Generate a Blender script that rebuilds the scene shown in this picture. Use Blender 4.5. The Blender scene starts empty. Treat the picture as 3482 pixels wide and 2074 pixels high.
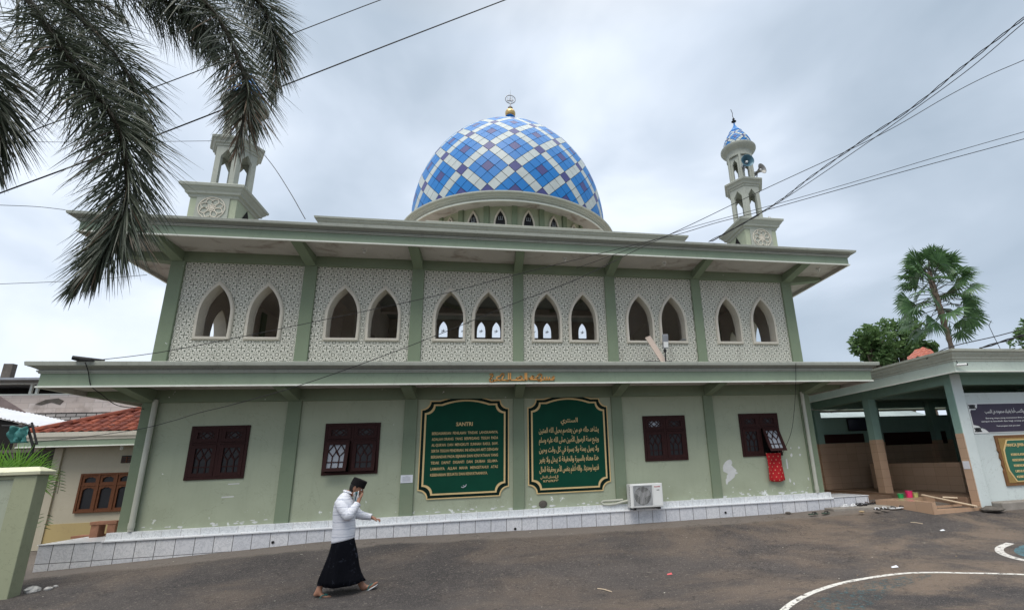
import bpy, math, random
from math import sin, cos, pi, radians, sqrt
from mathutils import Vector, Matrix
random.seed(7)
S = bpy.context.scene
# ------------------------------------------------------------------ camera
R0 = Vector((0.98172438, -0.18616868, -0.03947728))   # right
R1 = Vector((-0.01241382, -0.26964180, 0.96288068))   # up
R2 = Vector((0.18990295, 0.94479433, 0.26702500))     # forward
CAM = Vector((0, -12, 1.68)); FPX = 1646.6; PX, PY = 1981.7, 1129.5
cd = bpy.data.cameras.new('camera'); cam = bpy.data.objects.new('camera', cd)
S.collection.objects.link(cam)
cam.matrix_world = Matrix(((R0.x, R1.x, -R2.x, CAM.x), (R0.y, R1.y, -R2.y, CAM.y), (R0.z, R1.z, -R2.z, CAM.z), (0, 0, 0, 1)))
cd.sensor_width = 36; cd.lens = FPX/3482*36
cd.shift_x = (1741-PX)/3482; cd.shift_y = (PY-1037)/3482
cd.clip_start = 0.1; cd.clip_end = 2000
S.camera = cam
# ------------------------------------------------------------------ light
SUN_EL, SUN_AZ = radians(58), radians(205)   # overcast: broad soft sun from behind the camera
w = bpy.data.worlds.new("World"); S.world = w; w.use_nodes = True
nt = w.node_tree; nt.nodes.clear(); N = nt.nodes; L = nt.links
out = N.new('ShaderNodeOutputWorld')
sky = N.new('ShaderNodeTexSky'); sky.sky_type = 'NISHITA'; sky.sun_disc = False
sky.sun_elevation = SUN_EL; sky.sun_rotation = SUN_AZ
bgs = N.new('ShaderNodeBackground'); bgs.inputs[1].default_value = 0.06
L.new(sky.outputs[0], bgs.inputs[0])
tc = N.new('ShaderNodeTexCoord')
sep = N.new('ShaderNodeSeparateXYZ'); L.new(tc.outputs['Generated'], sep.inputs[0])
mp = N.new('ShaderNodeMapping'); mp.inputs['Scale'].default_value = (1.0, 1.0, 1.9); mp.inputs['Location'].default_value = (2.3, .4, .2)
L.new(tc.outputs['Generated'], mp.inputs[0])
n1 = N.new('ShaderNodeTexNoise'); n1.inputs['Scale'].default_value = 2.1; n1.inputs['Detail'].default_value = 5; n1.inputs['Roughness'].default_value = .47
n1.inputs['Distortion'].default_value = .25
L.new(mp.outputs[0], n1.inputs[0])
def wm(op, a, b=None, clamp=False):
    n = N.new('ShaderNodeMath'); n.operation = op; n.use_clamp = clamp
    for i, x in enumerate((a, b)):
        if x is None: continue
        if isinstance(x, (int, float)): n.inputs[i].default_value = x
        else: L.new(x, n.inputs[i])
    return n.outputs[0]
# brighter towards the left and the horizon, darker to the upper right
g = wm('ADD', wm('MULTIPLY', sep.outputs[0], -.30), wm('MULTIPLY', sep.outputs[2], -.22))
t = wm('ADD', wm('ADD', wm('MULTIPLY', wm('SUBTRACT', n1.outputs[0], .5), 2.3), .60), g)
cr = N.new('ShaderNodeValToRGB'); L.new(t, cr.inputs[0])
e = cr.color_ramp.elements
e[0].position = .0; e[0].color = (.33, .40, .48, 1)
e[1].position = 1.0; e[1].color = (.72, .78, .86, 1)
x = e.new(.35); x.color = (.41, .48, .565, 1)
x = e.new(.65); x.color = (.52, .59, .685, 1)
zb = N.new('ShaderNodeMapRange'); zb.inputs[1].default_value = .78; zb.inputs[2].default_value = .95; zb.inputs[3].default_value = 1; zb.inputs[4].default_value = 4.0
L.new(sep.outputs[2], zb.inputs[0])
zm = N.new('ShaderNodeMix'); zm.data_type = 'RGBA'; L.new(wm('MULTIPLY', wm('SUBTRACT', sep.outputs[2], .72), 5, True), zm.inputs[0]); L.new(cr.outputs[0], zm.inputs[6]); zm.inputs[7].default_value = (.60, .60, .585, 1)
bgc = N.new('ShaderNodeBackground'); L.new(zm.outputs[2], bgc.inputs[0]); L.new(zb.outputs[0], bgc.inputs[1])
ad = N.new('ShaderNodeMixShader'); ad.inputs[0].default_value = .9; L.new(bgs.outputs[0], ad.inputs[1]); L.new(bgc.outputs[0], ad.inputs[2])
L.new(ad.outputs[0], out.inputs[0])
sl = bpy.data.lights.new('sun', 'SUN'); sl.energy = 1.6; sl.angle = radians(35); sl.color = (1, .94, .85)
so = bpy.data.objects.new('sun', sl); S.collection.objects.link(so)
sd = Vector((sin(SUN_AZ)*cos(SUN_EL), cos(SUN_AZ)*cos(SUN_EL), sin(SUN_EL)))
so.rotation_euler = sd.to_track_quat('Z', 'Y').to_euler()
so.location = (0, -20, 20)
S.view_settings.view_transform = 'Standard'; S.view_settings.look = 'None'
S.view_settings.exposure = 0.54; S.view_settings.gamma = 1
# ------------------------------------------------------------------ helpers
def ray(u, v):
    d = R0*((u-PX)/FPX) + R1*(-(v-PY)/FPX) + R2
    return d.normalized()
def at(u, v, Y):      # point of the photographed ray that lies on the plane y=Y
    d = ray(u, v); return CAM + d*((Y-CAM.y)/d.y)
def atz(u, v, Z):
    d = ray(u, v); return CAM + d*((Z-CAM.z)/d.z)
GX = [(-60, -.25), (-12, .1), (-8.4, .17), (-7.4, .21), (-3.3, .39), (-1, .37), (3, .33), (7.5, .355), (9.8, .41), (13, .47), (60, .8)]
def gz(x, y):
    for (a, za), (b, zb_) in zip(GX, GX[1:]):
        if x <= b or b == 60:
            t = max(0, min(1, (x-a)/(b-a))); g_ = za+(zb_-za)*t; break
    s = max(0.0, min(1.0, (y+4.4)/4.1))
    s = s*.6+.4*s*s*(3-2*s)
    return g_*s
class MB:
    def __init__(s): s.v = []; s.f = []; s.m = []
    def add(s, vs, fs, mi=0):
        o = len(s.v); s.v += [tuple(p) for p in vs]; s.f += [tuple(i+o for i in f) for f in fs]; s.m += [mi]*len(fs)
    def box(s, x0, x1, y0, y1, z0, z1, mi=0):
        s.add([(x, y, z) for z in (z0, z1) for y in (y0, y1) for x in (x0, x1)],
              [(0, 2, 3, 1), (4, 5, 7, 6), (0, 1, 5, 4), (2, 6, 7, 3), (0, 4, 6, 2), (1, 3, 7, 5)], mi)
    def obox(s, c, ux, uy, uz, mi=0):   # half axis vectors
        c = Vector(c); ux, uy, uz = Vector(ux), Vector(uy), Vector(uz)
        s.add([c+ux*a+uy*b+uz*d for d in (-1, 1) for b in (-1, 1) for a in (-1, 1)],
              [(0, 2, 3, 1), (4, 5, 7, 6), (0, 1, 5, 4), (2, 6, 7, 3), (0, 4, 6, 2), (1, 3, 7, 5)], mi)
    def loft(s, rings, cap=True, mi=0, closed=True):
        n = len(rings[0]); vs = [p for r in rings for p in r]; fs = []
        for k in range(len(rings)-1):
            for i in range(n if closed else n-1):
                j = (i+1) % n; fs.append((k*n+i, k*n+j, (k+1)*n+j, (k+1)*n+i))
        if cap: fs += [tuple(range(n))[::-1], tuple(range((len(rings)-1)*n, len(rings)*n))]
        s.add(vs, fs, mi)
    def tube(s, pts, r, n=6, mi=0, flat=1.0):
        pts = [Vector(p) for p in pts]; rings = []; up = Vector((0, 0, 1)); prev = None
        for i, p in enumerate(pts):
            d = (pts[min(i+1, len(pts)-1)]-pts[max(i-1, 0)]).normalized()
            if prev is None:
                a = d.cross(up) if abs(d.z) < .95 else d.cross(Vector((1, 0, 0)))
            else: a = prev-d*prev.dot(d)
            a.normalize(); prev = a; b = d.cross(a)
            rr = r[i] if isinstance(r, (list, tuple)) else r
            rings.append([p+a*(cos(2*pi*k/n)*rr)+b*(sin(2*pi*k/n)*rr*flat) for k in range(n)])
        s.loft(rings, True, mi)
    def lathe(s, prof, c, n=32, mi=0, cap=False, axis=None):
        rings = []
        for r, z in prof:
            ring = []
            for k in range(n):
                a = 2*pi*k/n; p = Vector((cos(a)*r, sin(a)*r, z))
                if axis is not None: p = axis @ p
                ring.append(Vector(c)+p)
            rings.append(ring)
        s.loft(rings, cap, mi)
    def rects(s, x0, x1, y0, y1, prof, mi=0, mis=None, cap=False):   # profile (offset, z) swept round a rectangle
        for k in range(len(prof)-1):
            rs = []
            for o, z in prof[k:k+2]:
                rs.append([(x0-o, y0-o, z), (x1+o, y0-o, z), (x1+o, y1+o, z), (x0-o, y1+o, z)])
            s.loft(rs, False, mis[k] if mis else mi)
    def poly(s, pts, y0, y1, mi=0):   # outline in x,z extruded in y
        n = len(pts)
        s.add([(p[0], y0, p[1]) for p in pts]+[(p[0], y1, p[1]) for p in pts],
              [tuple(range(n)), tuple(range(2*n-1, n-1, -1))]+[(i, i+n, (i+1) % n+n, (i+1) % n) for i in range(n)], mi)
    def sphere(s, c, rx, ry=None, rz=None, n=12, mi=0):
        ry = ry or rx; rz = rz or rx; rings = []
        for k in range(n//2+1):
            a = -pi/2+pi*k/(n//2); rr = max(cos(a), .001)
            rings.append([(c[0]+cos(2*pi*i/n)*rr*rx, c[1]+sin(2*pi*i/n)*rr*ry, c[2]+sin(a)*rz) for i in range(n)])
        s.loft(rings, True, mi)
ORG = {}
def org(o):
    return ORG.get(o.name, Vector((0, 0, 0))) if o else Vector((0, 0, 0))
def build(name, mb, mats, parent=None, smooth=False, origin=None, bevel=0, label=None):
    og = Vector(origin) if origin is not None else org(parent)
    me = bpy.data.meshes.new(name)
    me.from_pydata([(p[0]-og.x, p[1]-og.y, p[2]-og.z) for p in mb.v], [], mb.f)
    if not isinstance(mats, (list, tuple)): mats = [mats]
    for m in mats: me.materials.append(m)
    me.polygons.foreach_set('material_index', mb.m)
    if smooth: me.polygons.foreach_set('use_smooth', [True]*len(me.polygons))
    me.update()
    o = bpy.data.objects.new(name, me); S.collection.objects.link(o)
    if parent: o.parent = parent
    o.location = og-org(parent) if parent else og
    ORG[o.name] = og
    if smooth and smooth != 'all':
        try:
            me.set_sharp_from_angle(angle=radians(40))
        except Exception: pass
    if bevel:
        b = o.modifiers.new('bevel', 'BEVEL'); b.width = bevel; b.segments = 2; b.limit_method = 'ANGLE'
    if label: o['label'] = label
    return o
def tag(o, label=None, cat=None, group=None, kind=None):
    if label: o['label'] = label
    if cat: o['category'] = cat
    if group: o['group'] = group
    if kind: o['kind'] = kind
    return o
def thing(name, label, cat, loc, group=None):
    o = bpy.data.objects.new(name, None); S.collection.objects.link(o); o.location = loc
    o.empty_display_size = .2
    ORG[o.name] = Vector(loc)
    return tag(o, label, cat, group)
def solo(name, mb, mats, label, cat, origin, group=None, smooth=False, bevel=0):
    return tag(build(name, mb, mats, None, smooth, origin, bevel), label, cat, group)
# ------------------------------------------------------------------ materials
class NT:
    def __init__(s, m): s.t = m.node_tree; s.n = s.t.nodes; s.l = s.t.links
    def new(s, k): return s.n.new(k)
    def put(s, x, sock):
        if hasattr(x, 'is_output'): s.l.new(x, sock)
        else: sock.default_value = x
    def math(s, op, a, b=0.0, c=None, clamp=False):
        n = s.new('ShaderNodeMath'); n.operation = op; n.use_clamp = clamp
        s.put(a, n.inputs[0]); s.put(b, n.inputs[1])
        if c is not None: s.put(c, n.inputs[2])
        return n.outputs[0]
    def mix(s, f, a, b):
        n = s.new('ShaderNodeMix'); n.data_type = 'RGBA'
        s.put(f, n.inputs[0]); s.put(a, n.inputs[6]); s.put(b, n.inputs[7]); return n.outputs[2]
    def noise(s, vec, scale, detail=4, rough=.55, dist=0):
        n = s.new('ShaderNodeTexNoise'); n.inputs['Scale'].default_value = scale; n.inputs['Detail'].default_value = detail
        n.inputs['Roughness'].default_value = rough; n.inputs['Distortion'].default_value = dist
        if vec is not None: s.l.new(vec, n.inputs[0])
        return n.outputs[0]
    def ramp(s, f, a, b):   # smooth threshold a..b
        n = s.new('ShaderNodeMapRange'); n.interpolation_type = 'SMOOTHSTEP'
        s.put(f, n.inputs[0]); n.inputs[1].default_value = a; n.inputs[2].default_value = b; return n.outputs[0]
    def pos(s, scale=None):
        g_ = s.new('ShaderNodeNewGeometry')
        if scale is None: return g_.outputs['Position']
        m = s.new('ShaderNodeMapping'); m.inputs['Scale'].default_value = scale; s.l.new(g_.outputs['Position'], m.inputs[0]); return m.outputs[0]
    def xyz(s, v):
        n = s.new('ShaderNodeSeparateXYZ'); s.l.new(v, n.inputs[0]); return n.outputs
    def bump(s, h, st, dist=.01):
        n = s.new('ShaderNodeBump'); n.inputs['Strength'].default_value = st; n.inputs['Distance'].default_value = dist
        s.l.new(h, n.inputs['Height']); return n.outputs[0]
def C4(c): return (c[0], c[1], c[2], 1)
def base(name, rough=.7, spec=.3, metal=0):
    m = bpy.data.materials.new(name); m.use_nodes = True
    b = m.node_tree.nodes['Principled BSDF']; b.inputs['Roughness'].default_value = rough
    b.inputs['Specular IOR Level'].default_value = spec; b.inputs['Metallic'].default_value = metal
    return m, NT(m), b
def plain(name, c, rough=.6, var=.12, scale=6, spec=.3, metal=0, bump=0, bscale=60):
    m, n, b = base(name, rough, spec, metal)
    p = n.pos(); f = n.noise(p, scale, 5)
    c2 = tuple(min(1, x*(1-var*2)) for x in c); c1 = tuple(min(1, x*(1+var)) for x in c)
    n.l.new(n.mix(f, C4(c2), C4(c1)), b.inputs['Base Color'])
    if bump: n.l.new(n.bump(n.noise(p, bscale, 3), bump), b.inputs['Normal'])
    return m
def painted(name, c, dirt=(.12, .13, .10), chips=0, stain=.5, streak=.5, rough=.75, top=None):
    """weathered wall paint: mottling, rain streaks, grime speckle, optional white chips low on the wall"""
    m, n, b = base(name, rough, .25)
    p = n.pos()
    f = n.noise(p, 1.3, 5); c2 = tuple(x*.84 for x in c); c1 = tuple(min(1, x*1.1) for x in c)
    col = n.mix(f, C4(c2), C4(c1))
    g1 = n.noise(n.pos((3.2, 3.2, .4)), 2.2, 5, .65)
    col = n.mix(n.math('MULTIPLY', n.ramp(g1, .5, .85), streak*.3), col, C4(dirt))
    g2 = n.noise(p, 14, 6, .7)
    col = n.mix(n.math('MULTIPLY', n.ramp(g2, .52, .8), stain*.45), col, C4(dirt))
    ck = n.noise(p, .9, 8, .62, .5); col = n.mix(n.math('MULTIPLY', n.ramp(n.math('ABSOLUTE', n.math('SUBTRACT', ck, .5)), .0035, .0), .35), col, C4(dirt))
    if chips:
        z = n.xyz(p)[2]
        k = n.noise(p, 5.5, 6, .62); low = n.math('SUBTRACT', 1.0, n.ramp(z, .8, 1.35))
        thr = n.math('SUBTRACT', k, n.math('MULTIPLY', low, -.115*chips))
        msk = n.ramp(thr, .705, .715)
        col = n.mix(msk, col, (.72, .74, .72, 1))
        damp = n.math('MULTIPLY', n.math('SUBTRACT', 1.0, n.ramp(z, .78, 1.5)), n.ramp(n.noise(p, 2.2, 4), .4, .65))
        col = n.mix(n.math('MULTIPLY', damp, .35), col, (.27, .29, .20, 1))
    n.l.new(col, b.inputs['Base Color'])
    n.l.new(n.bump(n.noise(p, 90, 4), .25, .004), b.inputs['Normal'])
    return m
GREEN = (.235, .305, .225); LGREEN = (.36, .42, .345)
M_pillar = painted('paint_sage', (.205, .255, .175), stain=.35, chips=.4)
M_wall = painted('paint_pale_sage', (.385, .425, .315), chips=.8, stain=.3, streak=.55)
M_eave = painted('paint_eave_green', (.255, .32, .235), stain=.4)
M_cream = painted('paint_cornice', (.37, .39, .345), dirt=(.09, .095, .08), stain=.9, streak=1.0)
M_dkcorn = painted('weathered_shaded_cove', (.30, .315, .285), dirt=(.08, .085, .075), stain=1.0, streak=1.0)  # darker than the cornice: shade of the downward-facing cove is in the colour
M_lip = painted('paint_white_lip', (.72, .74, .68), stain=.3, streak=.3)
def soffit():
    m, n, b = base('stained_soffit', .85, .2); p = n.pos()
    col = n.mix(n.noise(p, 2, 4), (.43, .40, .375, 1), (.57, .54, .51, 1))
    k = n.noise(p, 1.15, 7, .66, .6)
    col = n.mix(n.math('MULTIPLY', n.ramp(k, .50, .66), .6), col, (.17, .115, .085, 1))
    n.l.new(col, b.inputs['Base Color']); n.l.new(n.bump(n.noise(p, 40, 4), .3, .01), b.inputs['Normal']); return m
M_soffit = soffit()
M_inner = plain('interior_plaster', (.66, .60, .53), .8, .06, 1.5)
M_dark = plain('dark_void', (.015, .014, .013), .9)  # near-black colour stands for the shade inside rooms and openings
M_frame = painted('paint_window_cream', (.62, .58, .50), dirt=(.2, .16, .11), stain=.6, streak=.4)
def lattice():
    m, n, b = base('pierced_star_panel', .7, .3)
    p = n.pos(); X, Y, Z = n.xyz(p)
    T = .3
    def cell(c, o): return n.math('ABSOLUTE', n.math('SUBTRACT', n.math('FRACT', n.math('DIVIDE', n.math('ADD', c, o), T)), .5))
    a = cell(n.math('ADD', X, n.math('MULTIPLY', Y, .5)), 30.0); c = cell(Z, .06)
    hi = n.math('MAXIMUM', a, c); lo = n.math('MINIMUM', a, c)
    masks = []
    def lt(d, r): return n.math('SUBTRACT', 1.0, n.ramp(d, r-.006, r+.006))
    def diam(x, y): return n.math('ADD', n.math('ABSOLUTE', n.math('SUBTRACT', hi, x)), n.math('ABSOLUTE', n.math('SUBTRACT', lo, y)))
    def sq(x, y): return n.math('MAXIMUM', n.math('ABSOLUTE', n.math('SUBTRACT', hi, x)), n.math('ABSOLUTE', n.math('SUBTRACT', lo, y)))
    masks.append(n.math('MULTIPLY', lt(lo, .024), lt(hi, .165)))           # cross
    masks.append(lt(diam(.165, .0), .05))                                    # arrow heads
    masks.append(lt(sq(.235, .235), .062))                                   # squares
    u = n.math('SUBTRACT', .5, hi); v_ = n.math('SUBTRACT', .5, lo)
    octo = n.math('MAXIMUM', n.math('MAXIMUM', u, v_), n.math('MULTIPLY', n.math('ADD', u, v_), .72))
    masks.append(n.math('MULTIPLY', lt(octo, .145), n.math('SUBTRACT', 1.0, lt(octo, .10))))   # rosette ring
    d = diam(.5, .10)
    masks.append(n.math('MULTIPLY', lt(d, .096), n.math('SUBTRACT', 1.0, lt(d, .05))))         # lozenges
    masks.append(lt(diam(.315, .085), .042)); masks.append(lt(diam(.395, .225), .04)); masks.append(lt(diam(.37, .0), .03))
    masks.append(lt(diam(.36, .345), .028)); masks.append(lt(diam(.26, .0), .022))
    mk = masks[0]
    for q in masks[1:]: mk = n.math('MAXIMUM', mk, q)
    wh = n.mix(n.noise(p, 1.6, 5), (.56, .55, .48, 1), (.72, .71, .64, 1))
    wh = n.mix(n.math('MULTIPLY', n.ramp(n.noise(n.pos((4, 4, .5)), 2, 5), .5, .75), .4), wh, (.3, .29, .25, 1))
    col = n.mix(mk, wh, (.085, .10, .07, 1))  # pattern holes: green backing with the recess shade put into the colour
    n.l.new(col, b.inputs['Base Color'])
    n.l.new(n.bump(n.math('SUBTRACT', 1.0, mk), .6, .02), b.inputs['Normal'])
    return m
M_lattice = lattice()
def tiles(name, tw, th, c1, c2, grout=(.13, .13, .13), off=(0, 0), vein=1, rough=.25, gw=.012):
    m, n, b = base(name, rough, .45); p = n.pos(); X, Y, Z = n.xyz(p)
    u = n.math('DIVIDE', n.math('ADD', n.math('ADD', X, n.math('MULTIPLY', Y, 1.0)), 50+off[0]), tw)
    v_ = n.math('DIVIDE', n.math('ADD', Z, 10+off[1]), th)
    fu = n.math('ABSOLUTE', n.math('SUBTRACT', n.math('FRACT', u), .5)); fv = n.math('ABSOLUTE', n.math('SUBTRACT', n.math('FRACT', v_), .5))
    g_ = n.math('MAXIMUM', n.ramp(fu, .5-gw/tw*.5-.004, .5-gw/tw*.5+.004), n.ramp(fv, .5-gw/th*.5-.004, .5-gw/th*.5+.004))
    cmb = n.new('ShaderNodeCombineXYZ'); n.l.new(n.math('FLOOR', u), cmb.inputs[0]); n.l.new(n.math('FLOOR', v_), cmb.inputs[1])
    wn = n.new('ShaderNodeTexWhiteNoise'); n.l.new(cmb.outputs[0], wn.inputs[0])
    col = n.mix(wn.outputs[0], C4(c1), C4(c2))
    if vein:
        vv = n.new('ShaderNodeVectorMath'); vv.operation = 'ADD'; n.l.new(p, vv.inputs[0]); n.l.new(wn.outputs[1], vv.inputs[1])
        k = n.noise(vv.outputs[0], 7, 6, .65, 1.6)
        col = n.mix(n.math('MULTIPLY', n.ramp(n.math('ABSOLUTE', n.math('SUBTRACT', k, .5)), .045, .0), .45), col, (.30, .32, .36, 1))
    col = n.mix(n.math('MULTIPLY', n.ramp(n.noise(p, 9, 5, .7), .55, .8), .35), col, (.35, .32, .28, 1))
    col = n.mix(g_, col, C4(grout)); n.l.new(col, b.inputs['Base Color'])
    n.l.new(n.bump(n.math('SUBTRACT', 1.0, g_), .4, .006), b.inputs['Normal']); return m
M_tileL = tiles('marble_tile_lower', .345, .34, (.56, .57, .61), (.66, .66, .68), off=(.12, .235))
M_tileU = tiles('marble_tile_upper', .345, .4, (.68, .71, .73), (.76, .78, .79), grout=(.4, .4, .4), off=(.02, .25), gw=.008)
M_tileW = tiles('marble_ledge', .345, 5, (.74, .76, .79), (.8, .81, .83), grout=(.6, .6, .6), vein=0)
M_tan = tiles('tan_wall_tile', .4, .25, (.52, .36, .25), (.58, .40, .285), grout=(.26, .17, .12), vein=0, gw=.005)
M_tanfloor = plain('tan_floor', (.30, .20, .14), .35, .2, 4)
def wood(name, c, scale=1):
    m, n, b = base(name, .6, .15); p = n.pos((6*scale, 6*scale, 1.5*scale))
    k = n.noise(p, 6, 5, .6, .8)
    n.l.new(n.mix(k, C4(tuple(x*.55 for x in c)), C4(tuple(x*1.4 for x in c))), b.inputs['Base Color']); return m
M_wood = wood('dark_red_wood', (.034, .012, .011)); M_wood2 = wood('brown_wood', (.13, .052, .026)); M_plank = wood('weathered_plank', (.46, .38, .33), 2)
def glass(name, c, rough=.08):
    m, n, b = base(name, rough, .28); n.l.new(n.mix(n.noise(n.pos(), 3, 3), C4(c), C4(tuple(x*1.6+.004 for x in c))), b.inputs['Base Color']); return m
M_glass = glass('dark_glass', (.010, .010, .012), .32); M_glassl = glass('frosted_glass', (.24, .26, .29), .3)
M_gold = plain('gold_paint', (.62, .36, .13), .4, .15, 8, .5, .0); M_goldm = plain('gold_metal', (.55, .38, .16), .3, .1, 8, .5, .8)
M_goldtext = plain('gold_letter', (.74, .55, .27), .55, .08, 8, .25)
M_board = plain('board_green', (.004, .062, .036), .6, .15, 2.5, .12); M_black = plain('black_paint', (.012, .012, .013), .45, .2)
M_white = plain('white_plastic', (.72, .73, .72), .45, .05, 5); M_paper = plain('paper', (.72, .74, .8), .8, .05, 20)
M_metal = plain('grey_metal', (.33, .34, .36), .4, .15, 6, .5, .6); M_cable = plain('cable_black', (.02, .02, .022), .6, .1)
M_conc = plain('concrete', (.30, .275, .245), .9, .25, 5, .2, 0, .6, 40)
M_concd = plain('concrete_dark', (.14, .125, .11), .9, .3, 5, .2, 0, .6, 40)
M_pipe = plain('pvc_cream', (.50, .51, .44), .6, .12, 3)
M_blue = plain('enamel_blue', (.015, .17, .48), .42, .07, 1.2, .25); M_dwhite = plain('enamel_white', (.45, .50, .50), .42, .12, 2.2, .25); M_purple = plain('enamel_purple', (.062, .068, .21), .42, .08, 1.2, .25)
M_seam = plain('dome_seam', (.02, .03, .055), .6)
M_red = plain('red_cloth', (.62, .035, .04), .8, .12, 9)
# ------------------------------------------------------------------ ground
def ground():
    xs = [-200, -90, -50, -30, -20]+[-16+.5*i for i in range(73)]+[24, 32, 50, 90, 200]; ys = [-60, -30, -20]+[-16+.4*i for i in range(56)]+[8, 12, 20, 40, 100, 300]
    mb = MB(); n = len(xs)
    mb.v = [(x, y, gz(x, y)) for y in ys for x in xs]
    mb.f = [(j*n+i, j*n+i+1, (j+1)*n+i+1, (j+1)*n+i) for j in range(len(ys)-1) for i in range(n-1)]; mb.m = [0]*len(mb.f)
    m, n_, b = base('worn_asphalt', .85, .3); p = n_.pos(); X, Y, Z = n_.xyz(p)
    f = n_.noise(p, .7, 6, .6); col = n_.mix(n_.ramp(f, .3, .7), (.043, .039, .040, 1), (.082, .071, .067, 1))
    dust = n_.ramp(n_.noise(n_.pos((.7, .85, 1)), .55, 10, .68, .4), .43, .62)
    near = n_.ramp(Y, -4.6, -6.6)          # brown dust gathers on the yard nearer the court and by the building
    edge = n_.math('MULTIPLY', n_.ramp(n_.math('ADD', Y, n_.math('MULTIPLY', n_.math('SUBTRACT', n_.noise(p, 1.6, 5), .5), .7)), -1.15, -.85), 1.0)
    right = n_.ramp(X, 1.5, 9)
    amt = n_.math('MULTIPLY', dust, n_.math('ADD', n_.math('ADD', .42, n_.math('MULTIPLY', near, .4)), n_.math('MULTIPLY', right, .55)), clamp=True)
    col = n_.mix(amt, col, (.172, .130, .099, 1))
    col = n_.mix(n_.math('MULTIPLY', edge, .85), col, (.19, .165, .145, 1))
    sp = n_.noise(p, 60, 4, .85); col = n_.mix(n_.math('MULTIPLY', n_.ramp(sp, .53, .68), .9), col, (.26, .235, .215, 1))
    sp2 = n_.noise(p, 55, 4, .8); col = n_.mix(n_.math('MULTIPLY', n_.ramp(sp2, .44, .34), .6), col, (.018, .016, .017, 1))
    pt = n_.math('MULTIPLY', n_.ramp(n_.noise(n_.pos((1.2, 1.6, 1)), 4.4, 8, .75), .56, .72), .5); col = n_.mix(pt, col, (.165, .145, .13, 1))
    cg = n_.ramp(n_.noise(p, 22, 3, .6), .60, .66); col = n_.mix(n_.math('MULTIPLY', cg, .6), col, (.22, .19, .165, 1))
    crk = n_.noise(p, 1.1, 9, .6, .4); col = n_.mix(n_.math('MULTIPLY', n_.ramp(n_.math('ABSOLUTE', n_.math('SUBTRACT', crk, .5)), .006, .0), .7), col, (.02, .018, .018, 1))
    n_.l.new(col, b.inputs['Base Color'])
    n_.l.new(n_.bump(n_.math('ADD', sp, n_.noise(p, 28, 4)), .8, .02), b.inputs['Normal'])
    o = build('ground', mb, m, smooth='all'); tag(o, kind='structure')
ground()
def smooth_pts(pts, k=6):
    out_ = []
    P = [Vector(p) for p in pts]; P = [2*P[0]-P[1]]+P+[2*P[-1]-P[-2]]
    for i in range(1, len(P)-2):
        for j in range(k):
            t = j/k; a, b, c, d = P[i-1:i+3]
            out_.append(.5*((2*b)+(c-a)*t+(2*a-5*b+4*c-d)*t*t+(3*b-a-3*c+d)*t**3))
    out_.append(P[-2]); return out_
def marking_mat(name, c, wear):
    m, n, b = base(name, .8, .2); p = n.pos(); k = n.noise(p, 14, 6, .75)
    n.l.new(C4(c) and n.mix(n.noise(p, 5), C4(tuple(x*.8 for x in c)), C4(c)), b.inputs['Base Color'])
    n.l.new(n.ramp(k, wear, wear+.03), b.inputs['Alpha']); return m
def ribbon(name, pts, wd, mat, lift=.004):
    pts = smooth_pts(pts, 10); mb = MB(); L_ = []
    for i, p in enumerate(pts):
        d = (pts[min(i+1, len(pts)-1)]-pts[max(i-1, 0)]); d.z = 0; d.normalize(); q = Vector((-d.y, d.x, 0))*wd/2
        for s in (-1, 0, 1):
            a = p+q*s; L_.append((a.x, a.y, gz(a.x, a.y)+lift))
    for i in range(len(pts)-1):
        for s in (0, 1): mb.f.append((i*3+s, i*3+s+1, i*3+s+4, i*3+s+3)); mb.m.append(0)
    mb.v = L_; o = build(name, mb, mat); tag(o, kind='structure'); return o
arc = [atz(*q, .0) for q in ((2600, 2150), (2665, 2074), (2721, 2034), (2792, 2003), (2894, 1975), (3052, 1951), (3170, 1946), (3288, 1948), (3482, 1953))]
tail = [Vector((7.9, -6.5, 0)), Vector((8.1, -7.4, 0)), Vector((7.8, -8.5, 0))]
ribbon('court_line', arc+tail, .085, marking_mat('white_line_paint', (.66, .64, .60), .42))
arc2 = [Vector((9.4, -4.05, 0)), Vector((8.85, -4.3, 0)), Vector((8.42, -4.75, 0)), Vector((8.25, -5.3, 0)), Vector((8.5, -6.0, 0)), Vector((9.2, -6.6, 0))]
ribbon('court_line', [p for p in arc2], .12, marking_mat('white_line_paint_worn', (.6, .58, .55), .42))
def disc_mark(name, pts, mat, lift):
    c = sum(pts, Vector())/len(pts); mb = MB(); K = 14; n = len(pts)
    mb.v = [(c.x, c.y, gz(c.x, c.y)+lift)]
    for k in range(1, K+1):
        for p in pts:
            q = c.lerp(p, k/K); mb.v.append((q.x, q.y, gz(q.x, q.y)+lift))
    for i in range(n): mb.f.append((0, 1+i, 1+(i+1) % n)); mb.m.append(0)
    for k in range(K-1):
        for i in range(n):
            a = 1+k*n; mb.f.append((a+i, a+n+i, a+n+(i+1) % n, a+(i+1) % n)); mb.m.append(0)
    tag(build(name, mb, mat), kind='structure')
bl = marking_mat('blue_court_paint', (.075, .115, .125), .53)
disc_mark('court_paint', smooth_pts([atz(*q, 0) for q in ((2740, 2074), (2800, 2030), (2900, 1990), (3052, 1962), (3170, 1955), (3050, 2000), (2960, 2060), (2850, 2120))], 4), bl, .003)
bl2 = marking_mat('blue_court_paint_right', (.09, .17, .20), .44)
disc_mark('court_paint', [Vector((10.0+1.55*cos(a), -5.35+1.2*sin(a), 0)) for a in [2*pi*k/40 for k in range(40)]], bl2, .003)
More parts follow.
